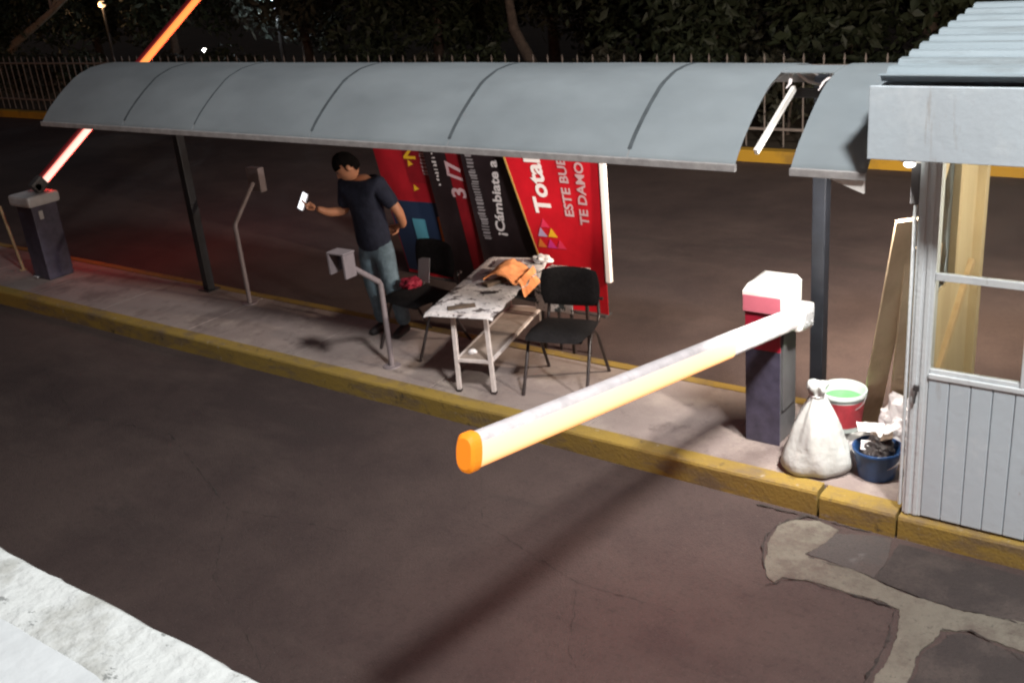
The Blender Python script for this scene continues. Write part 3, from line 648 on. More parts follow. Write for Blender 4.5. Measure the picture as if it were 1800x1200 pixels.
def gate_near():
    t = thing('barrier_gate', 'barrier gate beside the booth with white-capped cabinet and glowing white boom raised over the road', 'barrier gate', (-2.66, 6.08, .158))
    x0, x1, y0, y1 = -2.765, -2.525, 5.93, 6.23
    mb = MB(); mb.box((x0, y0+.012, .16), (x1-.012, y1, 1.10), bev=.008); mb.build('cabinet', M['cab_grey'], t)
    mb = MB(); mb.box((x0-.002, y0, .162), (x1, y0+.011, .84), bev=.003); mb.build('front_panel', M['cab_navy'], t)
    mb = MB(); mb.box((x0-.002, y0-.001, .842), (x1+.001, y0+.011, 1.105), bev=.003); mb.build('painted_red_glow', M['cab_red_glow'], t)  # red light of the boom painted on the upper front
    mb = MB(); mb.box((x1-.0118, y0+.05, .40), (x1+.004, y1-.05, .95), bev=.003); mb.build('service_door', M['cab_grey'], t)
    mb = MB()                                                     # cap with a chamfered top
    za, zb = 1.106, 1.30
    for (z, k) in ((za, 0), (zb-.07, 0), (zb, .05)):
        pass
    bx0, bx1, by0, by1 = x0-.012, x1+.012, y0-.012, y1+.02
    lv = [(za, 0, 0), (zb-.055, 0, 0), (zb-.012, .022, .03), (zb, .05, .07)]
    vs = []
    for z, ix, iy in lv: vs += [(bx0+ix, by0+iy, z), (bx1-ix, by0+iy, z), (bx1-ix, by1-iy, z), (bx0+ix, by1-iy, z)]
    fs = [(3, 2, 1, 0), (12, 13, 14, 15)]
    for i in range(3):
        for j in range(4): a = i*4+j; b = i*4+(j+1) % 4; fs.append((a, b, b+4, a+4))
    mb.add(vs, fs); cap = mb.build('cabinet_cap', M['cab_white'], t)
    mb = MB(); mb.box((bx0+.004, by0-.004, za+.004), (bx1-.004, by0-.0005, za+.115)); mb.build('painted_pink_glow', M['cab_pink_glow'], cap)  # pink light of the boom painted across the cap front
    # pivot hub and boom holder on the road side of the cabinet
    px, pz_ = -2.455, 1.055
    mb = MB(); mb.tube([(x1-.01, 6.12, pz_), (px-.05, 6.12, pz_)], .035, 14); mb.build('shaft', M['dark_steel'], t)
    d = Vector((0, -3.38, .625)).normalized(); mt = Matrix.Translation((px, 6.10, pz_)) @ d.to_track_quat('-Y', 'Z').to_matrix().to_4x4()
    mb = MB(); mb.box((-.055, -.13, -.085), (.055, .09, .085), bev=.022, mtx=mt); hb = mb.build('boom_holder', M['cab_white'], t)
    mb = MB(); mb.box((.0555, -.09, -.06), (.063, .06, .06), bev=.008, mtx=mt)
    for yy, zz in ((-.05, .03), (-.05, -.03), (.03, .03), (.03, -.03)): mb.tube([mt @ Vector((.0625, yy, zz)), mt @ Vector((.070, yy, zz))], .010, 8)
    mb.build('clamp_plate', M['cab_greytop'], hb)
    boom(t, Vector((px, 6.10, pz_))+d*.06, d, 3.34, dict(alu=M['alu'], led=M['led_warm'], red=M['led_red'], cap=M['cap_orange']), t_led=.30, h=.152, wd=.088)
gate_near()

def gate_far():
    t = thing('barrier_gate', 'dark navy barrier gate at far left with red-lit boom raised steeply over the back lane', 'barrier gate', (-11.73, 6.15, .158))
    x0, x1, y0, y1 = -11.93, -11.60, 5.98, 6.30
    mb = MB(); mb.box((x0, y0, .16), (x1, y1, 1.04), bev=.012); mb.build('cabinet', M['cab_navy'], t)
    mb = MB(); mb.box((x0-.05, y0-.05, 1.042), (x1+.06, y1+.03, 1.17), bev=.035); mb.build('cabinet_cap', M['cab_greytop'], t)
    mb = MB(); mb.box((x1-.002, 6.05, .88), (x1+.012, 6.10, .98), bev=.004); mb.build('lock_plate', M['cab_greytop'], t)
    mb = MB(); mb.box((x0+.02, y0-.03, .168), (x0+.10, y0-.002, .185), bev=.004); mb.build('anchor_foot', M['cab_greytop'], t)
    d = Vector((0, 2.60, 1.72)).normalized(); px = -11.66
    mb = MB(); mb.tube([(x1-.05, 6.14, 1.24), (px+.05, 6.14, 1.24)], .04, 12); mb.build('shaft', M['dark_steel'], t)
    mt = Matrix.Translation((px, 6.16, 1.25)) @ d.to_track_quat('Y', 'Z').to_matrix().to_4x4()
    mb = MB(); mb.box((-.05, -.07, -.075), (.05, .10, .075), bev=.02, mtx=mt); mb.build('boom_holder', M['dark_steel'], t)
    Lb = 3.35
    boom(t, Vector((px, 6.16, 1.25))+d*.05, d, Lb, dict(alu=M['dkred_vinyl'], led=M['led_orange'], red=M['led_deep'], cap=M['cap_orange']), h=.13, t_led=.02,
         split=[(.02, 1.25, M['led_pink']), (1.255, Lb-.005, M['led_orange'])])
gate_far()

# ================================================================== CARD READERS
def reader(base, ydir, label, head_w, twin, bend, reach, rise):
    t = thing('card_reader', label, 'card reader', base, 0, 'card readers on the island')
    x, y, z = base
    e = Vector((x, y+ydir*reach, z+bend+rise))
    mb = MB(); mb.tube([(x, y, z), (x, y, z+bend-.03), (x, y+ydir*.012, z+bend), e], .024, 10); mb.build('bent_pole', M['reader'], t)
    mb = MB(); mb.lathe([(.0, .012), (.075, .012), (.08, .004), (.08, 0)], base, 16); mb.build('base_plate', M['reader'], t)
    c = e+Vector((0, ydir*.04, .02))
    if twin:                                       # hood open towards the driver: two cheeks and a top plate
        mb = MB(); mb.box((c.x-.095, c.y-.07, c.z-.08), (c.x-.070, c.y+.05, c.z+.09), bev=.006); mb.box((c.x+.070, c.y-.07, c.z-.10), (c.x+.095, c.y+.05, c.z+.09), bev=.006)
        mb.box((c.x-.095, c.y-.07, c.z+.091), (c.x+.095, c.y+.06, c.z+.107), bev=.005); mb.box((c.x-.069, c.y+.036, c.z-.07), (c.x+.069, c.y+.05, c.z+.090)); mb.build('hood', M['reader'], t)
        mb = MB(); mb.box((c.x-.05, c.y+.000, c.z-.05), (c.x+.05, c.y+.035, c.z+.065), bev=.007); mb.build('reader_unit', M['reader_dark'], t)
    else:
        mb = MB(); mb.box((c.x-.095, c.y-.03, c.z-.12), (c.x+.095, c.y+.05, c.z+.13), bev=.010); b = mb.build('housing', M['reader'], t)
        mb = MB(); mb.box((c.x-.07, c.y+.0505, c.z-.08), (c.x+.07, c.y+.058, c.z+.08), bev=.003); mb.build('reader_unit', M['reader_dark'], b)
reader((-8.53, 6.42, .158), 1, 'grey bent-pole card reader facing the back lane, the farther of the two readers', .19, False, .86, .32, .34)
reader((-5.97, 5.82, .158), -1, 'grey bent-pole card reader with open hood reaching over the front road', .2, True, .77, .34, .25)
mb = MB(); mb.tube([(-12.40, 6.10, .158), (-12.56, 6.10, .95)], .018, 8); mb.tube([(-12.40, 6.10, .158), (-12.40, 6.10, .166)], .05, 12)
solo(mb, 'barrier_rest', M['rod'], 'thin yellowish leaning rod beside the dark cabinet at the left edge', 'rod', (-12.40, 6.10, .158))

# ================================================================== BANNERS
def banner(name, label, bl, br, tr_, tl, seed, amp=.02):
    t = thing(name, label, 'banner', ((bl[0]+br[0])/2, (bl[1]+br[1])/2, 0), 0, 'advertising banners behind the island')
    BL, BR, TR, TL = (Vector(p) for p in (bl, br, tr_, tl))
    nrm = Vector((0, -1, 0))
    def P(u, v, off=0.0):
        p = BL*(1-u)*(1-v)+BR*u*(1-v)+TR*u*v+TL*(1-u)*v
        wv = amp*(math.sin(u*5.3+v*2.1+seed)+.6*noise.noise(Vector((u*3, v*4, seed*1.7))))
        return p+nrm*(wv+off)
    def sheet(u0, u1, v0, v1, mm, nm, off=0.0, th=.003, nu=10, nv=22, parent=None):
        vs = []; fs = []
        for sd in (0, 1):
            for i in range(nu+1):
                for j in range(nv+1): vs.append(P(u0+(u1-u0)*i/nu, v0+(v1-v0)*j/nv, off-(th if sd else 0)))
        q = nv+1; n1 = (nu+1)*q
        for i in range(nu):
            for j in range(nv): a = i*q+j; fs.append((a, a+q, a+q+1, a+1)); fs.append((n1+a, n1+a+1, n1+a+q+1, n1+a+q))
        for i in range(nu):
            a = i*q; fs.append((a, n1+a, n1+a+q, a+q)); a = i*q+nv; fs.append((a, a+q, n1+a+q, n1+a))
        for j in range(nv):
            fs.append((j, j+1, n1+j+1, n1+j)); a = nu*q+j; fs.append((a, n1+a, n1+a+1, a+1))
        return MB().add(vs, fs, 0, 2*nu*nv+.5).build(nm, mm, parent or t)
    def width(v): return (BR.lerp(TR, v)-BL.lerp(TL, v)).length
    H = ((TL-BL).length+(TR-BR).length)/2
    def text(s_, size, u0, v0, mm, nm='lettering', bold=.0, off=.005, shear=0.0, parent=None):
        vs2, fs2 = text2d(s_, size, bold)
        vs = []
        for (x, y) in vs2:
            v = v0+x/H; vs.append(P(u0-y/width(v)+shear*x, v, off))
        return MB().add(vs, [f[::1] for f in fs2]).build(nm, mm, parent or t)
    def poly(pts, mm, nm, off=.005, parent=None):
        vs = [P(u, v, off) for u, v in pts]
        return MB().add(vs, [tuple(range(len(pts)))]).build(nm, mm, parent or t)
    return t, P, sheet, text, poly, width, H

# 1 the bright red one
t, P, sheet, text, poly, width, H = banner('advertising_banner', 'bright red banner with white rotated lettering, coloured triangle logo and white edge post', (-5.68, 7.90, .02), (-5.09, 7.90, .02), (-5.06, 7.90, 1.92), (-6.33, 7.90, 1.92), 1.0, .012)
pr = sheet(0, 1, 0, 1, M['red_vinyl'], 'printed_sheet')
sheet(0, .018, 0, 1, M['print_gold'], 'gold_edge', .004, nu=1, parent=pr)
text('Totalplay', .255, .37, .50, M['print_white'], 'lettering', .008, parent=pr)
text('ESTE BUEN FIN', .140, .635, .490, M['print_pink'], 'lettering', .004, parent=pr)
text('TE DAMOS', .140, .815, .458, M['print_pink'], 'lettering', .004, parent=pr)
def tri(cu, cv, r, mm, rot=0):
    pts = []
    for k in range(3):
        a = R(90+120*k+rot); v = cv+r*math.sin(a)/H; pts.append((cu+r*math.cos(a)/width(v), v))
    poly(pts, mm, 'logo_triangle', .0055, pr)
for cu, cv, mm in ((0.235, .440, 'print_pinkred'), (0.170, .392, 'print_violet'), (0.305, .392, 'print_yellow'), (0.120, .335, 'print_orange'), (0.255, .335, 'print_magenta'), (0.385, .335, 'print_pinkred')):
    tri(cu, cv, .062, M[mm])
mb = MB(); mb.box((-5.078, 7.865, .36), (-5.026, 7.915, 1.96), bev=.006); mb.build('edge_post', M['print_white'], t)
mb = MB(); mb.box((-5.75, 7.86, 0), (-5.10, 7.98, .02), bev=.004); mb.build('foot', M['dark_steel'], t)

# 2 black
t, P, sheet, text, poly, width, H = banner('advertising_banner', 'black banner with large white rotated lettering between the bright red and dark red ones', (-6.60, 8.02, .02), (-5.72, 8.02, .02), (-6.22, 8.02, 1.92), (-6.91, 8.02, 1.92), 2.3, .012)
pr = sheet(0, 1, 0, 1, M['black_vinyl'], 'printed_sheet')
sheet(.86, 1, 0, 1, M['dkred_vinyl'], 'red_border', .004, nu=2, parent=pr)
text('\u00a1C\u00e1mbiate a', .165, .43, .325, M['print_white'], 'lettering', .005, shear=.25, parent=pr)
random.seed(12); v = .30
while v < .95:                                    # a line too blurred to read: broken grey strokes
    dv = random.uniform(.006, .014); a = .08+.02*random.random()
    poly([(a+.10, v), (a+.10+.02, v+dv), (a+random.uniform(-.02, .03), v+dv), (a, v)], M['print_grey'], 'blurred_print', parent=pr); v += dv+random.uniform(.003, .010)
mb = MB(); mb.box((-6.42, 7.98, 0), (-5.80, 8.10, .02), bev=.004); mb.build('foot', M['dark_steel'], t)

# 3 dark red and black
t, P, sheet, text, poly, width, H = banner('advertising_banner', 'dark red and black banner with pale rotated figures, behind the left chair', (-7.18, 8.10, .02), (-6.50, 8.10, .02), (-6.84, 8.10, 1.92), (-7.49, 8.10, 1.92), 3.7, .014)
pr = sheet(0, 1, 0, 1, M['black_vinyl'], 'printed_sheet')
sheet(.50, .90, 0, 1, M['dkred_vinyl'], 'red_field', .004, nu=4, parent=pr)
text('3 /7', .25, .72, .50, M['print_pink'], 'lettering', .007, .008, parent=pr)
random.seed(5); v = .56
while v < .93:
    dv = random.uniform(.006, .014); a = .16
    q0 = random.uniform(0, .04); poly([(a+.10-q0, v), (a+.11-q0, v+dv), (a+random.uniform(.0, .06), v+dv), (a+q0*.7, v)], M['print_white'], 'blurred_print', parent=pr); v += dv+random.uniform(.004, .016)
mb = MB(); mb.box((-7.0, 8.06, 0), (-6.46, 8.18, .02), bev=.004); mb.build('foot', M['dark_steel'], t)

# 4 red with yellow lettering
t, P, sheet, text, poly, width, H = banner('advertising_banner', 'red banner with yellow lettering and blue and orange pictures, right behind the man', (-7.91, 8.18, .02), (-7.15, 8.18, .02), (-7.47, 8.18, 1.92), (-8.31, 8.18, 1.92), 5.1, .016)
pr = sheet(0, 1, 0, 1, M['shadedred_vinyl'], 'printed_sheet')  # dimmer light at this banner is painted in as a darker red
sheet(.52, 1, .55, 1, M['dkred_vinyl'], 'dark_field', .003, nu=4, nv=8, parent=pr)
sheet(.02, 1, .02, .44, M['print_navy'], 'blue_picture', .004, nu=5, nv=8, parent=pr)
sheet(.40, .62, .08, .34, M['print_teal'], 'teal_picture', .007, nu=3, nv=5, parent=pr)
sheet(.84, .97, .22, .36, M['print_orange'], 'orange_picture', .007, nu=3, nv=5, parent=pr)
text('N', .22, .72, .68, M['print_yellow'], 'lettering', .006, .008, parent=pr)
for cu, cv in ((.60, .52), (.60, .66)):
    tri(cu, cv, .045, M['print_yellow'], 20)
random.seed(9); v = .60
while v < .95:
    dv = random.uniform(.006, .014); a = .80
    poly([(a+.09, v), (a+.10, v+dv), (a+random.uniform(-.02, .03), v+dv), (a, v)], M['print_pink'], 'blurred_print', .008, parent=pr); v += dv+random.uniform(.004, .014)
mb = MB(); mb.box((-7.72, 8.14, 0), (-7.04, 8.26, .02), bev=.004); mb.build('foot', M['dark_steel'], t)

# ================================================================== TABLE AND WHAT LIES ON IT
TR = R(16); TB = (-5.13, 6.30, .158)
def table():
    t = thing('narrow_table', 'narrow white metal table with a lower shelf, standing lengthwise on the island', 'table', TB, TR)
    def L(x, y, z): return Vector((x, y, z))
    W2, L2, HT = .145, .60, .66
    for sx in (-1, 1):
        for sy in (-1, 1):
            mb = MB(); mb.bar((sx*(W2+.005), sy*L2, 0), (sx*(W2-.008), sy*(L2-.008), HT), .03, .03, up=(0, 1, 0)); lg = mb.build('leg', M['table_white'], t, False)
            mb = MB(); mb.box((sx*(W2+.005)-.019, sy*L2-.019, 0), (sx*(W2+.005)+.019, sy*L2+.019, .02), bev=.003); mb.build('foot_cap', M['tube_black'], lg, False)
    mb = MB()
    for sy in (-1, 1):
        mb.bar((-W2, sy*L2, .27), (W2, sy*L2, .27), .022, .022); mb.bar((-W2, sy*L2, HT-.012), (W2, sy*L2, HT-.012), .024, .026)
    for sx in (-1, 1):
        mb.bar((sx*W2, -L2, .27), (sx*W2, L2, .27), .022, .022); mb.bar((sx*W2, -L2, HT-.012), (sx*W2, L2, HT-.012), .022, .024)
    mb.build('frame', M['table_white'], t, False)
    mb = MB(); mb.box((-W2+.013, -L2+.013, .262), (W2-.013, L2-.013, .28), bev=.003); mb.build('lower_shelf', M['shelf'], t, False)
    mb = MB(); mb.box((-.315, -.66, HT+.002), (.205, .70, HT+.026), bev=.004); mb.build('tabletop', M['table_white'], t, False)
table()
TM = Matrix.Translation(TB) @ Matrix.Rotation(TR, 4, 'Z')
def on_table(x, y, z): return TM @ Vector((x, y, .684+z))
# printed cover lying over the top
def cover():
    mb = MB(); nx, ny = 14, 36; vs = []; fs = []
    for sd in (0, 1):
        for i in range(nx+1):
            for j in range(ny+1):
                x = -.345+.58*i/nx; y = -.685+1.40*j/ny
                if i == nx: x += .02*noise.noise(Vector((y*7, 0, 0)))
                z = .006+.003*noise.noise(Vector((x*14, y*14, 3)))
                ox = max(0, abs(x+.055)-.262); oy = max(0, -.66-y)
                z -= ox*.45+oy*1.0
                if oy > 0: z -= .0
                p = on_table(x, y, z-(.003 if sd else 0)); vs.append(p)
    q = ny+1; n1 = (nx+1)*q
    for i in range(nx):
        for j in range(ny): a = i*q+j; fs.append((a, a+q, a+q+1, a+1)); fs.append((n1+a, n1+a+1, n1+a+q+1, n1+a+q))
    for i in range(nx): a = i*q; fs.append((a, n1+a, n1+a+q, a+q)); a = i*q+ny; fs.append((a, a+q, n1+a+q, n1+a))
    for j in range(ny): fs.append((j, j+1, n1+j+1, n1+j)); a = nx*q+j; fs.append((a, n1+a, n1+a+1, a+1))
    mb.add(vs, fs, 0, True)
    solo(mb, 'table_cover', M['cover'], 'white paper cover with dark printing spread over the narrow table', 'table cover', tuple(on_table(0, 0, 0)), TR)
cover()
def crumple(c, sz, seed, flat=.5, rough=.35):
    bm = bmesh.new(); bmesh.ops.create_icosphere(bm, subdivisions=4, radius=1)
    vs = []
    for v in bm.verts:
        nz = noise.fractal(v.co*1.7+Vector((seed, seed*2, 0)), .9, 2.1, 4); d = 1+rough*nz
        p = Vector((v.co.x*sz[0]*d, v.co.y*sz[1]*d, v.co.z*sz[2]*d)); p.z = max(p.z, -sz[2]*flat); vs.append(Vector(c)+p+Vector((0, 0, sz[2]*flat)))
    bm.verts.index_update(); fs = [[v.index for v in f.verts] for f in bm.faces]; bm.free()
    return MB().add(vs, fs)
# orange cloth bag drooping over the right edge
mb = MB(); vs = []; fs = []; nx, ny = 22, 18
for sd in (0, 1):
    for i in range(nx+1):
        for j in range(ny+1):
            a = i/nx; y = -.02+.36*j/ny+.03*noise.noise(Vector((a*3, j*.3, 0))); s_ = a*.42-.16
            edge = .232
            if s_ < edge-.06-.03: x = s_+.06; z = .03+.085*math.sin(math.pi*min(1, max(0, (a+.1)/.75)))
            else:
                q_ = (s_-(edge-.09))/.17; x = edge-.03+.055*math.sin(min(1, q_)*1.5); z = .060-.21*max(0, q_)**1.2
            nz = .02*noise.fractal(Vector((a*5, j*.35, 7)), .8, 2, 4)
            vs.append(on_table(x+nz, y, z+nz-(.014 if sd else 0)))
q = ny+1; n1 = (nx+1)*q
for i in range(nx):
    for j in range(ny): a = i*q+j; fs.append((a, a+q, a+q+1, a+1)); fs.append((n1+a, n1+a+1, n1+a+q+1, n1+a+q))
for i in range(nx): a = i*q; fs.append((a, n1+a, n1+a+q, a+q)); a = i*q+ny; fs.append((a, a+q, n1+a+q, n1+a))
for j in range(ny): fs.append((j, j+1, n1+j+1, n1+j)); a = nx*q+j; fs.append((a, n1+a, n1+a+1, a+1))
mb.add(vs, fs, 0, True)
solo(mb, 'cloth_bag', M['orange_bag'], 'orange cloth bag slumped over the right edge of the narrow table', 'bag', tuple(on_table(.1, .15, 0)))
solo(crumple(on_table(.20, .60, .012), (.09, .06, .04), 3.0), 'crumpled_paper', M['paper'], 'crumpled white paper at the far end of the narrow table', 'paper', tuple(on_table(.20, .60, .01)))
def flat_scrap(x, y, a, sx, sy, mm, name, label, cat, h=.012):
    mt = TM @ Matrix.Translation((x, y, .684+.010)) @ Matrix.Rotation(a, 4, 'Z')
    mb = MB(); mb.box((-sx, -sy, 0), (sx, sy, h), bev=min(h*.4, .003), mtx=mt)
    for i in range(len(mb.v)): mb.v[i].z += .004*noise.noise(mb.v[i]*20)
    solo(mb, name, mm, label, cat, tuple(mt.translation))
flat_scrap(-.08, -.54, .5, .11, .035, M['brown_scrap'], 'folded_leaflet', 'brown folded leaflet at the near end of the narrow table', 'leaflet')
flat_scrap(-.02, .02, 1.0, .10, .04, M['brown_scrap'], 'glasses_case', 'dark brown case beside the orange bag on the narrow table', 'case', .03)
flat_scrap(.02, -.20, .3, .055, .022, M['scrap'], 'mobile_phone', 'small black phone lying in the middle of the narrow table', 'phone', .01)
flat_scrap(-.09, .52, .1, .12, .09, M['reader'], 'paper_pad', 'grey-green paper pad at the far left corner of the narrow table', 'paper pad', .015)
# small stand under a printed cloth behind
def stand():
    t = thing('side_table', 'small side table draped with a black and white printed cloth behind the right chair', 'side table', (-4.90, 6.92, 0), R(6))
    mb = MB(); mb.box((-.17, -.17, .76), (.17, .17, .78)); mb.build('tabletop', M['table_white'], t, False)
    for sx in (-1, 1):
        for sy in (-1, 1):
            mb = MB(); mb.bar((sx*.14, sy*.14, 0), (sx*.14, sy*.14, .76), .025, .025, up=(0, 1, 0)); mb.build('leg', M['tube_black'], t, False)
    mb = MB(); vs = []; fs = []; prof = [(-.19, .50), (-.187, .60), (-.183, .70), (-.176, .77), (-.16, .789), (0, .790), (.16, .789), (.18, .76), (.186, .62)]
    for sd in (0, 1):
        for i in range(17):
            x = -.185+.37*i/16
            for (y, z) in prof:
                wv = .012*math.sin(x*26) if z < .76 else 0
                vs.append((x, y+wv*(1 if y < 0 else -1)+(.003 if sd and y < 0 else 0), z-(.003 if sd else 0)))
    q = len(prof); n1 = 17*q
    for i in range(16):
        for j in range(q-1): a = i*q+j; fs.append((a, a+q, a+q+1, a+1)); fs.append((n1+a, n1+a+1, n1+a+q+1, n1+a+q))
    for i in range(16): a = i*q; fs.append((a, n1+a, n1+a+q, a+q)); a = i*q+q-1; fs.append((a, a+q, n1+a+q, n1+a))
    for j in range(q-1): fs.append((j, j+1, n1+j+1, n1+j)); a = 16*q+j; fs.append((a, n1+a, n1+a+1, a+1))
    mb.add(vs, fs, 0, True); mb.build('printed_cloth', M['cover2'], t, False)
stand()
solo(crumple((-4.93, 6.60, .432), (.035, .03, .02), 8.0), 'crumpled_paper', M['paper'], 'small crumpled white scrap on the lower shelf of the narrow table', 'paper', (-4.93, 6.60, .432)) if False else None
mt = TM @ Matrix.Translation((-.06, -.47, .281)); solo(crumple(mt.translation, (.035, .028, .02), 8.0), 'crumpled_paper', M['paper'], 'small crumpled white scrap on the lower shelf of the narrow table', 'paper', tuple(mt.translation))

# ================================================================== CHAIRS
def chair_proto(label, loc, rz):
    t = thing('stacking_chair', label, 'chair', loc, rz, 'black stacking chairs by the table')
    mb = MB(); vs = []; fs = []; nx, ny = 12, 12
    for sd in (0, 1):
        for i in range(nx+1):
            for j in range(ny+1):
                u, v = i/nx*2-1, j/ny*2-1; x = u*.235*math.sqrt(1-.30*v*v*.5); y = v*.215*math.sqrt(1-.3*u*u*.5)-.02
                e = max(abs(u), abs(v)); th = .028*(1-e**6)
                z = .445+(th+.010*(1-e*e) if sd == 0 else -th*.7)-(.018 if v < -.8 else 0)*(-(v+.8))/.2
                vs.append((x, y, z))
    q = ny+1; n1 = (nx+1)*q
    for i in range(nx):
        for j in range(ny): a = i*q+j; fs.append((a, a+q, a+q+1, a+1)); fs.append((n1+a, n1+a+1, n1+a+q+1, n1+a+q))
    mb.add(vs, fs, 0, True); mb.build('seat', M['fabric_black'], t, False)
    mb = MB(); vs = []; fs = []
    for sd in (0, 1):
        for i in range(nx+1):
            for j in range(ny+1):
                u, v = i/nx*2-1, j/ny*2-1; x = u*.235*math.sqrt(1-.42*v*v*.5); z = .70+v*.155*math.sqrt(1-.5*u*u*.5)
                e = max(abs(u), abs(v)); th = .022*(1-e**6)
                y = .235+.05*(z-.70)+(-th if sd == 0 else th)-.035*u*u
                vs.append((x, y, z))
    for i in range(nx):
        for j in range(ny): a = i*q+j; fs.append((a, a+q, a+q+1, a+1)); fs.append((n1+a, n1+a+1, n1+a+q+1, n1+a+q))
    fs = fs[:nx*ny*2]
    mb.add(vs, fs, 0, True); mb.build('backrest', M['fabric_black'], t, False)
    for sx in (-1, 1):
        mb = MB(); mb.tube([(sx*.245, -.27, 0), (sx*.238, -.10, .38), (sx*.235, -.055, .425), (sx*.234, -.02, .435)], .0125, 8); mb.build('leg', M['tube_black'], t, False)
        mb = MB(); mb.tube([(sx*.245, .27, 0), (sx*.238, .08, .38), (sx*.235, .03, .425), (sx*.234, -.02, .4355)], .0125, 8); mb.build('leg', M['tube_black'], t, False)
        mb = MB(); mb.tube([(sx*.20, .13, .425), (sx*.20, .215, .435), (sx*.20, .245, .48), (sx*.19, .262, .60)], .013, 8); mb.tube([(sx*.205, .262, .60), (sx*.232, .262, .60)], .012, 8); mb.build('back_support', M['tube_black'], t, False)
    mb = MB(); mb.tube([(-.234, -.02, .425), (.234, -.02, .425)], .011, 8); mb.tube([(-.20, .13, .422), (.20, .13, .422)], .011, 8); mb.build('seat_frame', M['tube_black'], t, False)
    return t
ch = chair_proto('black padded stacking chair between the table and the glowing boom, facing the road', (-4.41, 6.18, .158), R(14)); ch.scale = (1.06, 1.06, 1.04)
c2 = copy_tree(ch); c2.location = (-6.03, 6.33, .158); c2.scale = (1.10, 1.10, 1.06); c2.rotation_euler = (0, 0, R(-8))
c2['label'] = 'black padded stacking chair left of the table, beside the standing man'
mb = MB(); mb.tube([(-4.195, 6.60, .76), (-4.175, 6.60, .76)], .018, 10)
c2m = Matrix.Translation((-6.03, 6.33, .185)) @ Matrix.Rotation(R(-8), 4, 'Z')
solo(crumple(c2m @ Vector((-.16, .05, .478)), (.11, .09, .05), 5.0, .6), 'handbag', M['red_bag'], 'small dark red bag on the seat of the left chair', 'bag', tuple(c2m @ Vector((-.16, .05, .478))))
mb = MB(); mt = c2m @ Matrix.Translation((-.13, .17, .485)) @ Matrix.Rotation(R(-14), 4, 'X') @ Matrix.Rotation(R(-4), 4, 'Y'); mb.box((-.075, -.004, 0), (.075, .004, .22), bev=.002, mtx=mt)
solo(mb, 'paper_sheet', M['print_grey'], 'pale grey paper folder propped on the left chair behind the red bag', 'folder', tuple(mt.translation))

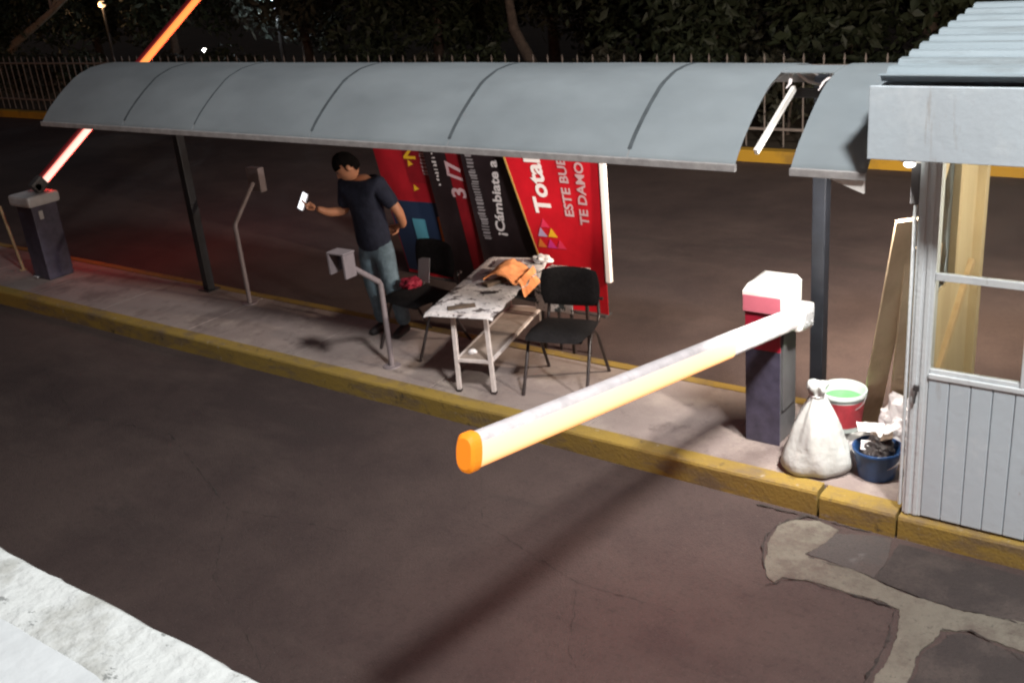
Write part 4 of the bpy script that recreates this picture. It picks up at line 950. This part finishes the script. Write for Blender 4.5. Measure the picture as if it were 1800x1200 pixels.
# ================================================================== PERSON
def person():
    base = (-6.53, 6.44, 0.158); rz = math.atan2(-.89, -.45)+math.pi/2   # faces towards -y of its own frame
    rz = R(4)
    t = thing('person', 'man in navy t-shirt and jeans looking down at a lit phone in his hand', 'person', base, rz)
    # own frame: -y is where he faces, -x his right hand (left in the picture)
    def sk(nm, V, E, rad, mm, sub=2):
        vs, fs = skin(V, E, rad, sub); mb = MB().add(vs, fs, 0, True); return mb.build(nm, mm, t, False)
    # body: pelvis, spine, neck, arms, legs in one surface
    V = [(0, 0, .90), (0, .0, 1.08), (0, -.01, 1.26), (0, -.015, 1.38), (0, -.035, 1.455),          # 0-4 pelvis..neck base
         (-.17, -.01, 1.385), (-.215, -.05, 1.15), (-.245, -.225, 1.195), (-.265, -.325, 1.265),                              # right arm 5-8
         (.17, .0, 1.385), (.30, .05, 1.13), (.235, .15, .98), (.165, .175, .955),                      # left arm 9-12 hand on hip
         (-.09, 0, .84), (-.10, -.02, .48), (-.11, .02, .10),                                   # right leg 13-15
         (.09, 0, .84), (.12, -.03, .48), (.14, .02, .10)]                                      # left leg 16-18
    E = [(0, 1), (1, 2), (2, 3), (3, 4), (3, 5), (5, 6), (6, 7), (7, 8), (3, 9), (9, 10), (10, 11), (11, 12), (0, 13), (13, 14), (14, 15), (0, 16), (16, 17), (17, 18)]
    rad = [(.09, .07), (.10, .075), (.11, .08), (.09, .07), .052, .062, .046, .038, .027, .062, .046, .038, .027, .085, .06, .042, .085, .06, .042]
    # head (bowed towards the phone), built into the same mesh
    vs, fs = skin(V, E, rad, 2); body = MB().add(vs, fs, 0, True)
    hm = Matrix.Translation((-.050, -.090, 1.560)) @ Matrix.Rotation(R(-42), 4, 'Z') @ Matrix.Rotation(R(34), 4, 'X') @ Matrix.Scale(1.06, 4)
    hd = MB(); bm = bmesh.new(); bmesh.ops.create_uvsphere(bm, u_segments=28, v_segments=20, radius=1)
    hv = []
    for v in bm.verts:
        x, y, z = v.co; X = x*.076; Y = y*.095; Z = z*.118
        if z < 0: X *= 1-.28*(-z)**1.5; Y = Y*(1-.10*(-z)) - .012*(-z)
        if y < -.6 and abs(x) < .22 and -.35 < z < .15: Y -= .022*(1-abs(x)/.22)*(1-abs(z+.1)/.25 if abs(z+.1) < .25 else 0)   # nose
        if y < -.5 and .1 < z < .3 and .2 < abs(x) < .6: Y += .006                                                           # eye hollows
        if y < -.6 and -.62 < z < -.45 and abs(x) < .35: Y -= .006                                                           # lips
        hv.append(hm @ Vector((X, Y, Z)))
    bm.verts.index_update(); hf = [[v.index for v in f.verts] for f in bm.faces]; bm.free()
    body.add(hv, hf, 0, True)
    for sx in (-1, 1):
        e = MB(); e.sphere((0, 0, 0), .03, 12, 0, (.45, .75, 1.1)); e.xform(hm @ Matrix.Translation((sx*.076, .01, -.005)) @ Matrix.Rotation(R(sx*18), 4, 'Z')); body.add(e.v, e.f, 0, True)
    # right hand round the phone, left hand on the hip: palm, four fingers, thumb
    def hand(wrist, d, palm_n, size=1.0, curl=.5, mirror=1):
        d = Vector(d).normalized(); nn = Vector(palm_n); nn = (nn-d*nn.dot(d)).normalized(); s_ = d.cross(nn)*mirror
        wv = Vector(wrist)
        V = [wv, wv+d*.045*size, wv+d*.088*size]; E = [(0, 1), (1, 2)]; rr = [(.022*size, .026*size), (.018*size, .036*size), (.014*size, .038*size)]
        vs, fs = skin([tuple(v) for v in V], E, rr, 2); body.add(vs, fs, 0, True)
        for k, (off, ln) in enumerate(((-.030, .066), (-.010, .076), (.011, .071), (.031, .055))):
            p = wv+d*.082*size+s_*off*size; pts = [p]; dd = d.copy()
            for q_, fr in enumerate((.45, .32, .23)):
                ang = curl*(.55+.35*q_); dd = (dd*math.cos(ang)+nn*math.sin(ang)).normalized(); pts.append(pts[-1]+dd*ln*fr*size)
            vs, fs = skin([tuple(v) for v in pts], [(0, 1), (1, 2), (2, 3)], [.0095*size, .009*size, .008*size, .0065*size], 1); body.add(vs, fs, 0, True)
        p = wv+d*.030*size-s_*.030*size; a = (d*.6-s_*.6+nn*.5).normalized(); b = (d*.8+nn*.6-s_*.1).normalized()
        vs, fs = skin([tuple(p), tuple(p+a*.032*size), tuple(p+a*.032*size+b*.03*size), tuple(p+a*.032*size+b*.052*size)], [(0, 1), (1, 2), (2, 3)], [.013*size, .0105*size, .0095*size, .007*size], 1); body.add(vs, fs, 0, True)
    hand((-.267, -.332, 1.268), (-.40, -.75, .50), (.35, .45, .85), 1.0, .55, 1)
    hand((.165, .175, .955), (-.80, .05, -.35), (.0, -.9, .2), .95, .4, 1)
    b = body.build('body', M['skin'], t, False)
    # eyes
    mb = MB()
    for sx in (-1, 1): mb.sphere(tuple(hm @ Vector((sx*.031, -.082, .022))), .010, 10)
    mb.build('eyes', M['eye'], b, False)
    # hair: a cap of short dark hair over crown, sides and nape
    hr = MB(); bm = bmesh.new(); bmesh.ops.create_uvsphere(bm, u_segments=32, v_segments=22, radius=1); idx = {}; vs = []
    for v in bm.verts:
        x, y, z = v.co; d_ = 1+.05*noise.noise(v.co*6)+.03*noise.noise(v.co*17)
        vs.append(hm @ Vector((x*.083*d_, y*.102*d_+.004, z*.126*d_+.004)))
    bm.verts.index_update(); fs = []
    for f in bm.faces:
        c = f.calc_center_median()
        if c.z > .30+.14*noise.noise(Vector((c.x*5, c.y*5, 1))) or (c.y > -.22 and c.z > -.15) or (c.y > .30 and c.z > -.55): fs.append([v.index for v in f.verts])
    bm.free(); hr.add(vs, fs, 0, True); hr.build('hair', M['hair'], t, False)
    # t-shirt with sleeves to above the elbow
    V = [(0, 0, .76), (0, 0, .94), (0, 0, 1.12), (0, -.01, 1.26), (0, -.012, 1.375), (0, -.02, 1.43), (-.175, -.01, 1.385), (-.198, -.030, 1.25), (-.211, -.045, 1.165), (.175, .0, 1.385), (.235, .025, 1.25), (.275, .042, 1.17)]
    E = [(0, 1), (1, 2), (2, 3), (3, 4), (4, 5), (4, 6), (6, 7), (7, 8), (4, 9), (9, 10), (10, 11)]
    sk('t_shirt', V, E, [(.186, .142), (.178, .136), (.168, .128), (.182, .132), (.150, .115), (.075, .07), .083, .075, .070, .083, .075, .070], M['shirt'])
    V = [(0, 0, 1.0), (0, 0, .90), (-.095, 0, .78), (-.10, -.018, .50), (-.108, .015, .27), (-.112, .02, .07), (.095, 0, .78), (.12, -.028, .50), (.135, .01, .27), (.142, .02, .07)]
    E = [(0, 1), (1, 2), (2, 3), (3, 4), (4, 5), (1, 6), (6, 7), (7, 8), (8, 9)]
    sk('jeans', V, E, [(.125, .095), (.145, .112), .098, .083, .072, .068, .098, .083, .072, .068], M['jeans'])
    for sx, x in ((-1, -.112), (1, .142)):
        vs, fs = skin([(x, .06, .045), (x, -.04, .05), (x+sx*.015, -.16, .035)], [(0, 1), (1, 2)], [(.045, .042), (.048, .045), (.042, .032)], 2)
        for v in vs: v.z = max(v.z, 0.0)
        MB().add(vs, fs, 0, True).build('shoe', M['shoe'], t, False)
    t.scale = (1.03,)*3; t.rotation_euler = (R(3.5), R(-1.5), rz)
    return Matrix.Translation(base) @ t.rotation_euler.to_matrix().to_4x4() @ Matrix.Scale(1.03, 4)
PM = person()
mt = PM @ Matrix.Translation((-.312, -.415, 1.355)) @ Matrix.Rotation(R(-10), 4, 'Z') @ Matrix.Rotation(R(-28), 4, 'X') @ Matrix.Rotation(R(14), 4, 'Y')
ph = thing('smartphone', 'smartphone with a bright white screen held up in the right hand of the man', 'phone', tuple(mt.translation))
mb = MB(); mb.box((-.037, -.005, -.075), (.037, .005, .075), bev=.004, mtx=mt); b_ = mb.build('phone_body', M['phone'], ph)
mb = MB(); mb.box((-.034, .0052, -.070), (.034, .0066, .070), mtx=mt); mb.build('screen', M['screen'], b_)
mb = MB(); mb.box((-.034, -.0066, -.070), (.034, -.0052, .070), mtx=mt); mb.build('lit_cover', M['screen'], b_)

# ================================================================== SACK, BUCKETS, BOARDS
def sack():
    t = thing('sack', 'full white woven sack tied at the neck, standing on the kerb beside the booth', 'sack', (-2.21, 5.775, .16))
    c = (-2.21, 5.775, .16)
    def fn(r, z, a):
        k = min(1, max(0, (z-.10)/.30)); w_ = (.55-abs(math.sin(a*4.5+1.1*math.sin(a*2)+z*2)))*1.3+math.sin(a*13+2-z*5)*.25
        rr = r*(1+.17*k*w_+.09*noise.noise(Vector((math.cos(a)*2, math.sin(a)*2, z*6)))); rr *= 1+.10*math.cos(2*(a-.4))*(1-k)
        return rr, z+.012*noise.noise(Vector((math.cos(a)*3, math.sin(a)*3, z*5)))*(1 if z > .02 else 0)
    prof = [(.001, .002), (.15, .002), (.193, .020), (.205, .055), (.200, .10), (.185, .15), (.170, .20), (.158, .25), (.142, .30), (.120, .35), (.096, .40), (.074, .445), (.056, .485), (.045, .515)]
    mb = MB(); mb.lathe(prof, c, 56, fn=fn)
    mb.build('sack_body', M['sack'], t)
    def fn2(r, z, a): return r*(1+.18*math.sin(a*5+z*30)), z+.010*math.sin(a*3)
    mb = MB(); mb.lathe([(.045, .513), (.040, .525), (.052, .545), (.062, .570), (.056, .595), (.030, .605), (.001, .600)], c, 36, fn=fn2); mb.build('tied_neck', M['sack'], t)
    mb = MB(); pts = [(c[0]+.047*math.cos(a*.5), c[1]+.047*math.sin(a*.5), c[2]+.518) for a in range(14)]; mb.tube(pts, .005, 6); mb.build('tie', M['paper'], t)
sack()
def bucket(name, label, c, r0, r1, h, mats, label_band=None, fill=None, n=36):
    t = thing(name, label, 'bucket', c)
    th = .006; mb = MB(); mb.lathe([(.001, 0), (r0, 0), (r0+(r1-r0)*.9, h*.90), (r0+(r1-r0)*.9+.008, h*.905), (r1+.006, h*.985), (r1+.004, h), (r1-.004, h), (r1-.007, h*.985), (r0-th, .01), (.001, .01)], c, n); b = mb.build('shell', mats, t)
    if label_band:
        ra, rb = r0+(r1-r0)*.9*.14, r0+(r1-r0)*.9*.88
        mb = MB(); mb.lathe([(ra+.0015, h*.13), (rb+.0015, h*.80)], c, n); mb.build('label_band', label_band, b)
    if fill:
        zf = h*.74; mb = MB(); mb.disc((c[0], c[1], c[2]+zf), r0+(r1-r0)*.68-.007, n); mb.build('paint', fill, t)
    mb = MB(); pts = [(c[0]+(r1+.012)*math.cos(a), c[1]-.02-(r1*.55)*abs(math.sin(a)), c[2]+h*.93-(r1*.75)*math.sin(a)) for a in [math.pi*k/16 for k in range(17)]]; mb.tube(pts, .003, 6); mb.build('handle', M['steel'], t)
    return t
mb = MB(); mb.box((-2.35, 6.09, .158), (-2.03, 6.27, .285), bev=.008); solo(mb, 'concrete_block', M['concrete'], 'pale concrete block under the paint bucket behind the sack', 'block', (-2.19, 6.18, .158))
bucket('paint_bucket', 'white bucket with red label band and green paint inside, on the block behind the sack', (-2.19, 6.17, .286), .120, .150, .27, M['bucket_white'], M['bucket_red'], M['green_paint'])
BB = (-1.85, 5.86, .160)
bucket('rubbish_bucket', 'dark blue bucket full of scraps against the booth corner', BB, .110, .148, .20, M['bucket_blue'])
random.seed(4)
solo(crumple((BB[0], BB[1], BB[2]+.13), (.098, .098, .085), 2.0, .5, .35), 'bin_bag', M['scrap'], 'black crumpled bag stuffed in the blue bucket', 'bag', (BB[0], BB[1], BB[2]+.10))
def card_piece(c, sx, sy, rot, mm, name, label, cat, th=.004):
    mt = Matrix.Translation(c) @ Matrix.Rotation(rot[2], 4, 'Z') @ Matrix.Rotation(rot[1], 4, 'Y') @ Matrix.Rotation(rot[0], 4, 'X')
    mb = MB(); vs = []; fs = []
    for sd in (0, 1):
        for i in range(7):
            for j in range(7):
                u, v = i/6*2-1, j/6*2-1; vs.append(mt @ Vector((u*sx, v*sy, .012*noise.noise(Vector((u*2, v*2, c[0]*9)))-(th if sd else 0))))
    for i in range(6):
        for j in range(6): a = i*7+j; fs.append((a, a+7, a+8, a+1)); fs.append((49+a, 49+a+1, 49+a+8, 49+a+7))
    for i in range(6): a = i*7; fs.append((a, 49+a, 49+a+7, a+7)); a = i*7+6; fs.append((a, a+7, 49+a+7, 49+a)); fs.append((i, i+1, 50+i, 49+i)); a = 42+i; fs.append((a, 49+a, 50+a, a+1))
    mb.add(vs, fs); return solo(mb, name, mm, label, cat, c)
card_piece((-1.91, 5.91, .455), .085, .045, (.25, .1, .5), M['paper'], 'paper_scrap', 'flat white paper lying across the top of the blue bucket', 'paper')
card_piece((-1.80, 5.89, .47), .07, .022, (.7, -.5, .6), M['paper'], 'paper_strip', 'white paper strip sticking out of the blue bucket beside the booth', 'paper')
card_piece((-1.88, 5.81, .38), .055, .03, (.9, .1, .4), M['paper'], 'paper_scrap', 'white torn scrap at the front inside the blue bucket', 'paper')
card_piece((-1.82, 5.86, .44), .06, .04, (.4, -.3, .2), M['brown_scrap'], 'carton_piece', 'brown torn carton piece in the middle of the blue bucket', 'carton')
solo(crumple((-1.80, 6.24, .158), (.16, .11, .20), 6.0, .8, .35), 'plastic_bag', M['paper'], 'pale crumpled plastic bag between the cardboard and the blue bucket', 'bag', (-1.80, 6.24, .158))
card_piece((-2.05, 5.99, .22), .10, .06, (1.25, 0, .05), M['paper'], 'paper_sheet', 'pale sheet of paper standing between the sack and the blue bucket', 'paper')
def board(base, top, w0, th, name, label, upv):
    a, b = Vector(base), Vector(top); d = (b-a).normalized(); s_ = Vector(upv); s_ = (s_-d*s_.dot(d)).normalized(); nn = d.cross(s_)
    mb = MB(); vs = []
    for p in (a, b):
        for sx, sy in ((-1, -1), (1, -1), (1, 1), (-1, 1)): vs.append(p+s_*sx*w0/2+nn*sy*th/2)
    mb.add(vs, [(0, 1, 2, 3), (7, 6, 5, 4), (0, 4, 5, 1), (1, 5, 6, 2), (2, 6, 7, 3), (3, 7, 4, 0)])
    solo(mb, name, M['card'], label, 'cardboard', tuple(base))
board((-2.12, 6.50, .17), (-1.665, 5.62, 1.90), .13, .02, 'cardboard_sheet', 'narrow tan cardboard sheet leaning on the booth side, the left one of two', (.8, .6, 0))
board((-1.90, 6.52, .17), (-1.625, 5.80, 1.70), .20, .02, 'cardboard_sheet', 'wide tan cardboard sheet leaning on the booth side, the right one of two', (.8, .6, 0))

# ================================================================== FENCE
def fence():
    t = thing('spiked_fence', 'long steel fence of thin spiked bars along the far kerb', 'fence', (-14, 14.45, .16))
    x0 = -12.24; dx = .2915; Y = 14.45
    zt = 1.50
    mb = MB(); mb.tube([(0, 0, .14), (0, 0, zt-.09)], .0125, 6, smooth=True); mb.tube([(0, 0, zt-.09), (0, 0, zt-.075), (0, 0, zt)], [.014, .018, .002], 6)
    bar0 = None
    for i in range(-56, 41):
        x = x0+dx*i
        if bar0 is None:
            inv = ROOT[t.name].inverted(); off = inv @ Vector((x, Y, 0))
            b = MB(); b.v = [v+off for v in mb.v]; b.f = mb.f; b.mi = mb.mi; b.sm = mb.sm; bar0 = b.build('bar', M['fence'], t, False); bx = x
        else:
            c = bar0.copy(); COL.objects.link(c); c.parent = t; c.location = (x-bx, 0, 0)
    for z in (.42, 1.33):
        b = MB(); b.box((-28.7, Y-.018, z-.018), (-.3, Y+.018, z+.018)); b.build('rail', M['fence'], t)
fence()

# ================================================================== TREES
def crown_mesh(seed, rx, ry, rz, nleaf, ls, mm):
    rnd = random.Random(seed); mb = MB(); vs = []; fs = []
    lobes = [(Vector((rnd.uniform(-1, 1)*rx*.65, rnd.uniform(-1, 1)*ry*.65, rnd.uniform(-.8, .9)*rz*.7)), rnd.uniform(.35, .62)) for _ in range(13)]
    for k in range(nleaf):
        c, lr = lobes[rnd.randrange(len(lobes))]
        d = Vector((rnd.gauss(0, 1), rnd.gauss(0, 1), rnd.gauss(0, 1))).normalized()*(rnd.random()**.45)
        p = c+Vector((d.x*rx*lr, d.y*ry*lr, d.z*rz*lr))
        n1 = Vector((rnd.gauss(0, 1), rnd.gauss(0, 1), rnd.gauss(0, 1)+.5)).normalized(); a = n1.orthogonal().normalized(); b = n1.cross(a)
        th = rnd.uniform(0, 6.28); a, b = a*math.cos(th)+b*math.sin(th), b*math.cos(th)-a*math.sin(th)
        s_ = ls*rnd.uniform(.6, 1.3); o = len(vs)
        vs += [p-a*s_, p+b*s_*.42+n1*s_*.08, p+a*s_, p-b*s_*.42+n1*s_*.08]; fs.append((o, o+1, o+2, o+3))
    me = bpy.data.meshes.new('crown'); me.from_pydata([tuple(v) for v in vs], [], fs); me.materials.append(mm); me.update()
    return me
CR = [crown_mesh(1, 2.3, 2.0, 2.0, 5200, .13, M['leaf']), crown_mesh(2, 2.0, 2.0, 2.1, 5200, .12, M['leaf2']), crown_mesh(3, 2.4, 2.1, 1.9, 5200, .14, M['leaf'])]
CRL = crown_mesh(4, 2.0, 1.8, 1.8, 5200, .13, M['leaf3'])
def tree(x, y, rz, cz, cm, trunk, label, group, sc=1.0, bark='bark'):
    t = thing('tree', label, 'tree', (x, y, .16), rz, group)
    mb = MB(); mb.tube([(p[0], p[1], p[2]) for p in trunk], [.15-.10*i/(len(trunk)-1) for i in range(len(trunk))], 10)
    top = Vector(trunk[-1]); mid = Vector(trunk[-2])
    rnd = random.Random(int(x*10))
    for k in range(5):
        a = rnd.uniform(0, 6.28); e = mid+Vector((math.cos(a)*1.1, math.sin(a)*1.1, rnd.uniform(.5, 1.3))); mb.tube([mid, mid.lerp(e, .5)+Vector((0, 0, .15)), e], [.055, .04, .012], 6)
    mb.build('trunk', M[bark], t, False)
    o = bpy.data.objects.new('crown', cm); COL.objects.link(o); o.parent = t; o.location = (0, 0, cz); o.scale = (sc,)*3
def straight(h, lean=.0): return [(0, 0, 0), (lean*.4, 0, h*.35), (lean*.7, .05, h*.7), (lean, 0, h)]
GT = 'dark trees behind the spiked fence'
LB = 'dark leafy tree in the shade behind the spiked fence'
tree(-31.5, 17.0, 0, 2.6, CR[0], [(-1.5, 0, 0.2), (.2, 0, 1.35), (2.6, 0, 2.2), (4.2, .1, 2.9)], 'tree with a pale trunk leaning right, at the top left corner behind the fence', 'trees behind the fence', bark='bark_pale')
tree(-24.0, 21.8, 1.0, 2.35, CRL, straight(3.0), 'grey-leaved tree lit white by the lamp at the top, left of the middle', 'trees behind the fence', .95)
tree(-12.6, 16.6, 0, 3.6, CR[1], [(.75, 0, 0), (.60, 0, .7), (.15, 0, 1.5), (.05, 0, 2.4), (0, 0, 4)], 'dark tree with a bare slanting trunk above the middle of the canopy', 'trees behind the fence')
for i, (x, y, cz) in enumerate(((-28.5, 20.5, 2.5), (-20.8, 19.0, 2.3), (-18.2, 21.0, 2.3), (-16.2, 18.6, 2.2), (-14.6, 21.0, 2.0), (-10.6, 18.5, 2.2), (-8.6, 17.2, 2.3), (-6.8, 19.0, 2.0), (-4.9, 17.4, 2.2), (-35.0, 22.0, 2.4))):
    tree(x, y, i*1.3, cz, CR[i % 3], straight(3.2, .2*(-1)**i), LB, GT)
SH = [crown_mesh(11, .95, .7, .7, 1300, .085, M['leaf']), crown_mesh(12, 1.0, .7, .65, 1300, .085, M['leaf2'])]
LS = 'dark low shrub growing along the foot of the spiked fence'
for i, x in enumerate([-29.5, -27.2, -25.0, -22.6, -20.3, -18.4, -16.2, -14.0, -12.0, -10.2, -8.3, -6.4, -4.6, -2.8]):
    t = thing('shrub', LS, 'shrub', (x, 15.6+.4*math.sin(i*2.2), .16), i*1.1, 'low shrubs along the fence')
    o = bpy.data.objects.new('foliage', SH[i % 2]); COL.objects.link(o); o.parent = t; o.location = (0, 0, .72)
    mb = MB(); mb.tube([(0, 0, 0), (.05, 0, .4), (.1, .05, .8)], [.03, .022, .01], 6); mb.build('stem', M['bark'], t, False)

# lamps seen through the trees
def street_lamp(p, label, mglow, r, power, col, name='street_lamp'):
    t = thing(name, label, 'lamp', (p[0], p[1], .16))
    mb = MB(); mb.tube([(p[0], p[1], .16), (p[0], p[1], p[2]-r*1.2)], [.06, .04], 8); mb.build('lamp_post', M['dark_steel'], t)
    mb = MB(); mb.sphere(p, r, 14); mb.build('lamp_globe', mglow, t)
    mb = MB(); mb.lathe([(r*1.5, r*.9), (r*.9, r*1.5), (.001, r*1.7)], p, 14); mb.build('lamp_hood', M['dark_steel'], t)
    if power: lamp('lamp_light', 'POINT', (p[0], p[1]-r*1.3, p[2]-r*.4), power, col, r)
street_lamp((-22.2, 19.3, 2.29), 'round street lamp glaring blue-white among the trees at the top', M['lampglow'], .12, 260, (.80, .92, 1.0))
street_lamp((-26.0, 19.7, .90), 'small low white lamp glowing through the fence left of centre', M['lampglow2'], .055, 20, (1, .97, .9), 'garden_lamp')
street_lamp((-30.6, 19.7, 2.30), 'small warm orange lamp glowing in the top left corner', M['lampwarm'], .11, 30, (1, .6, .3), 'garden_lamp')
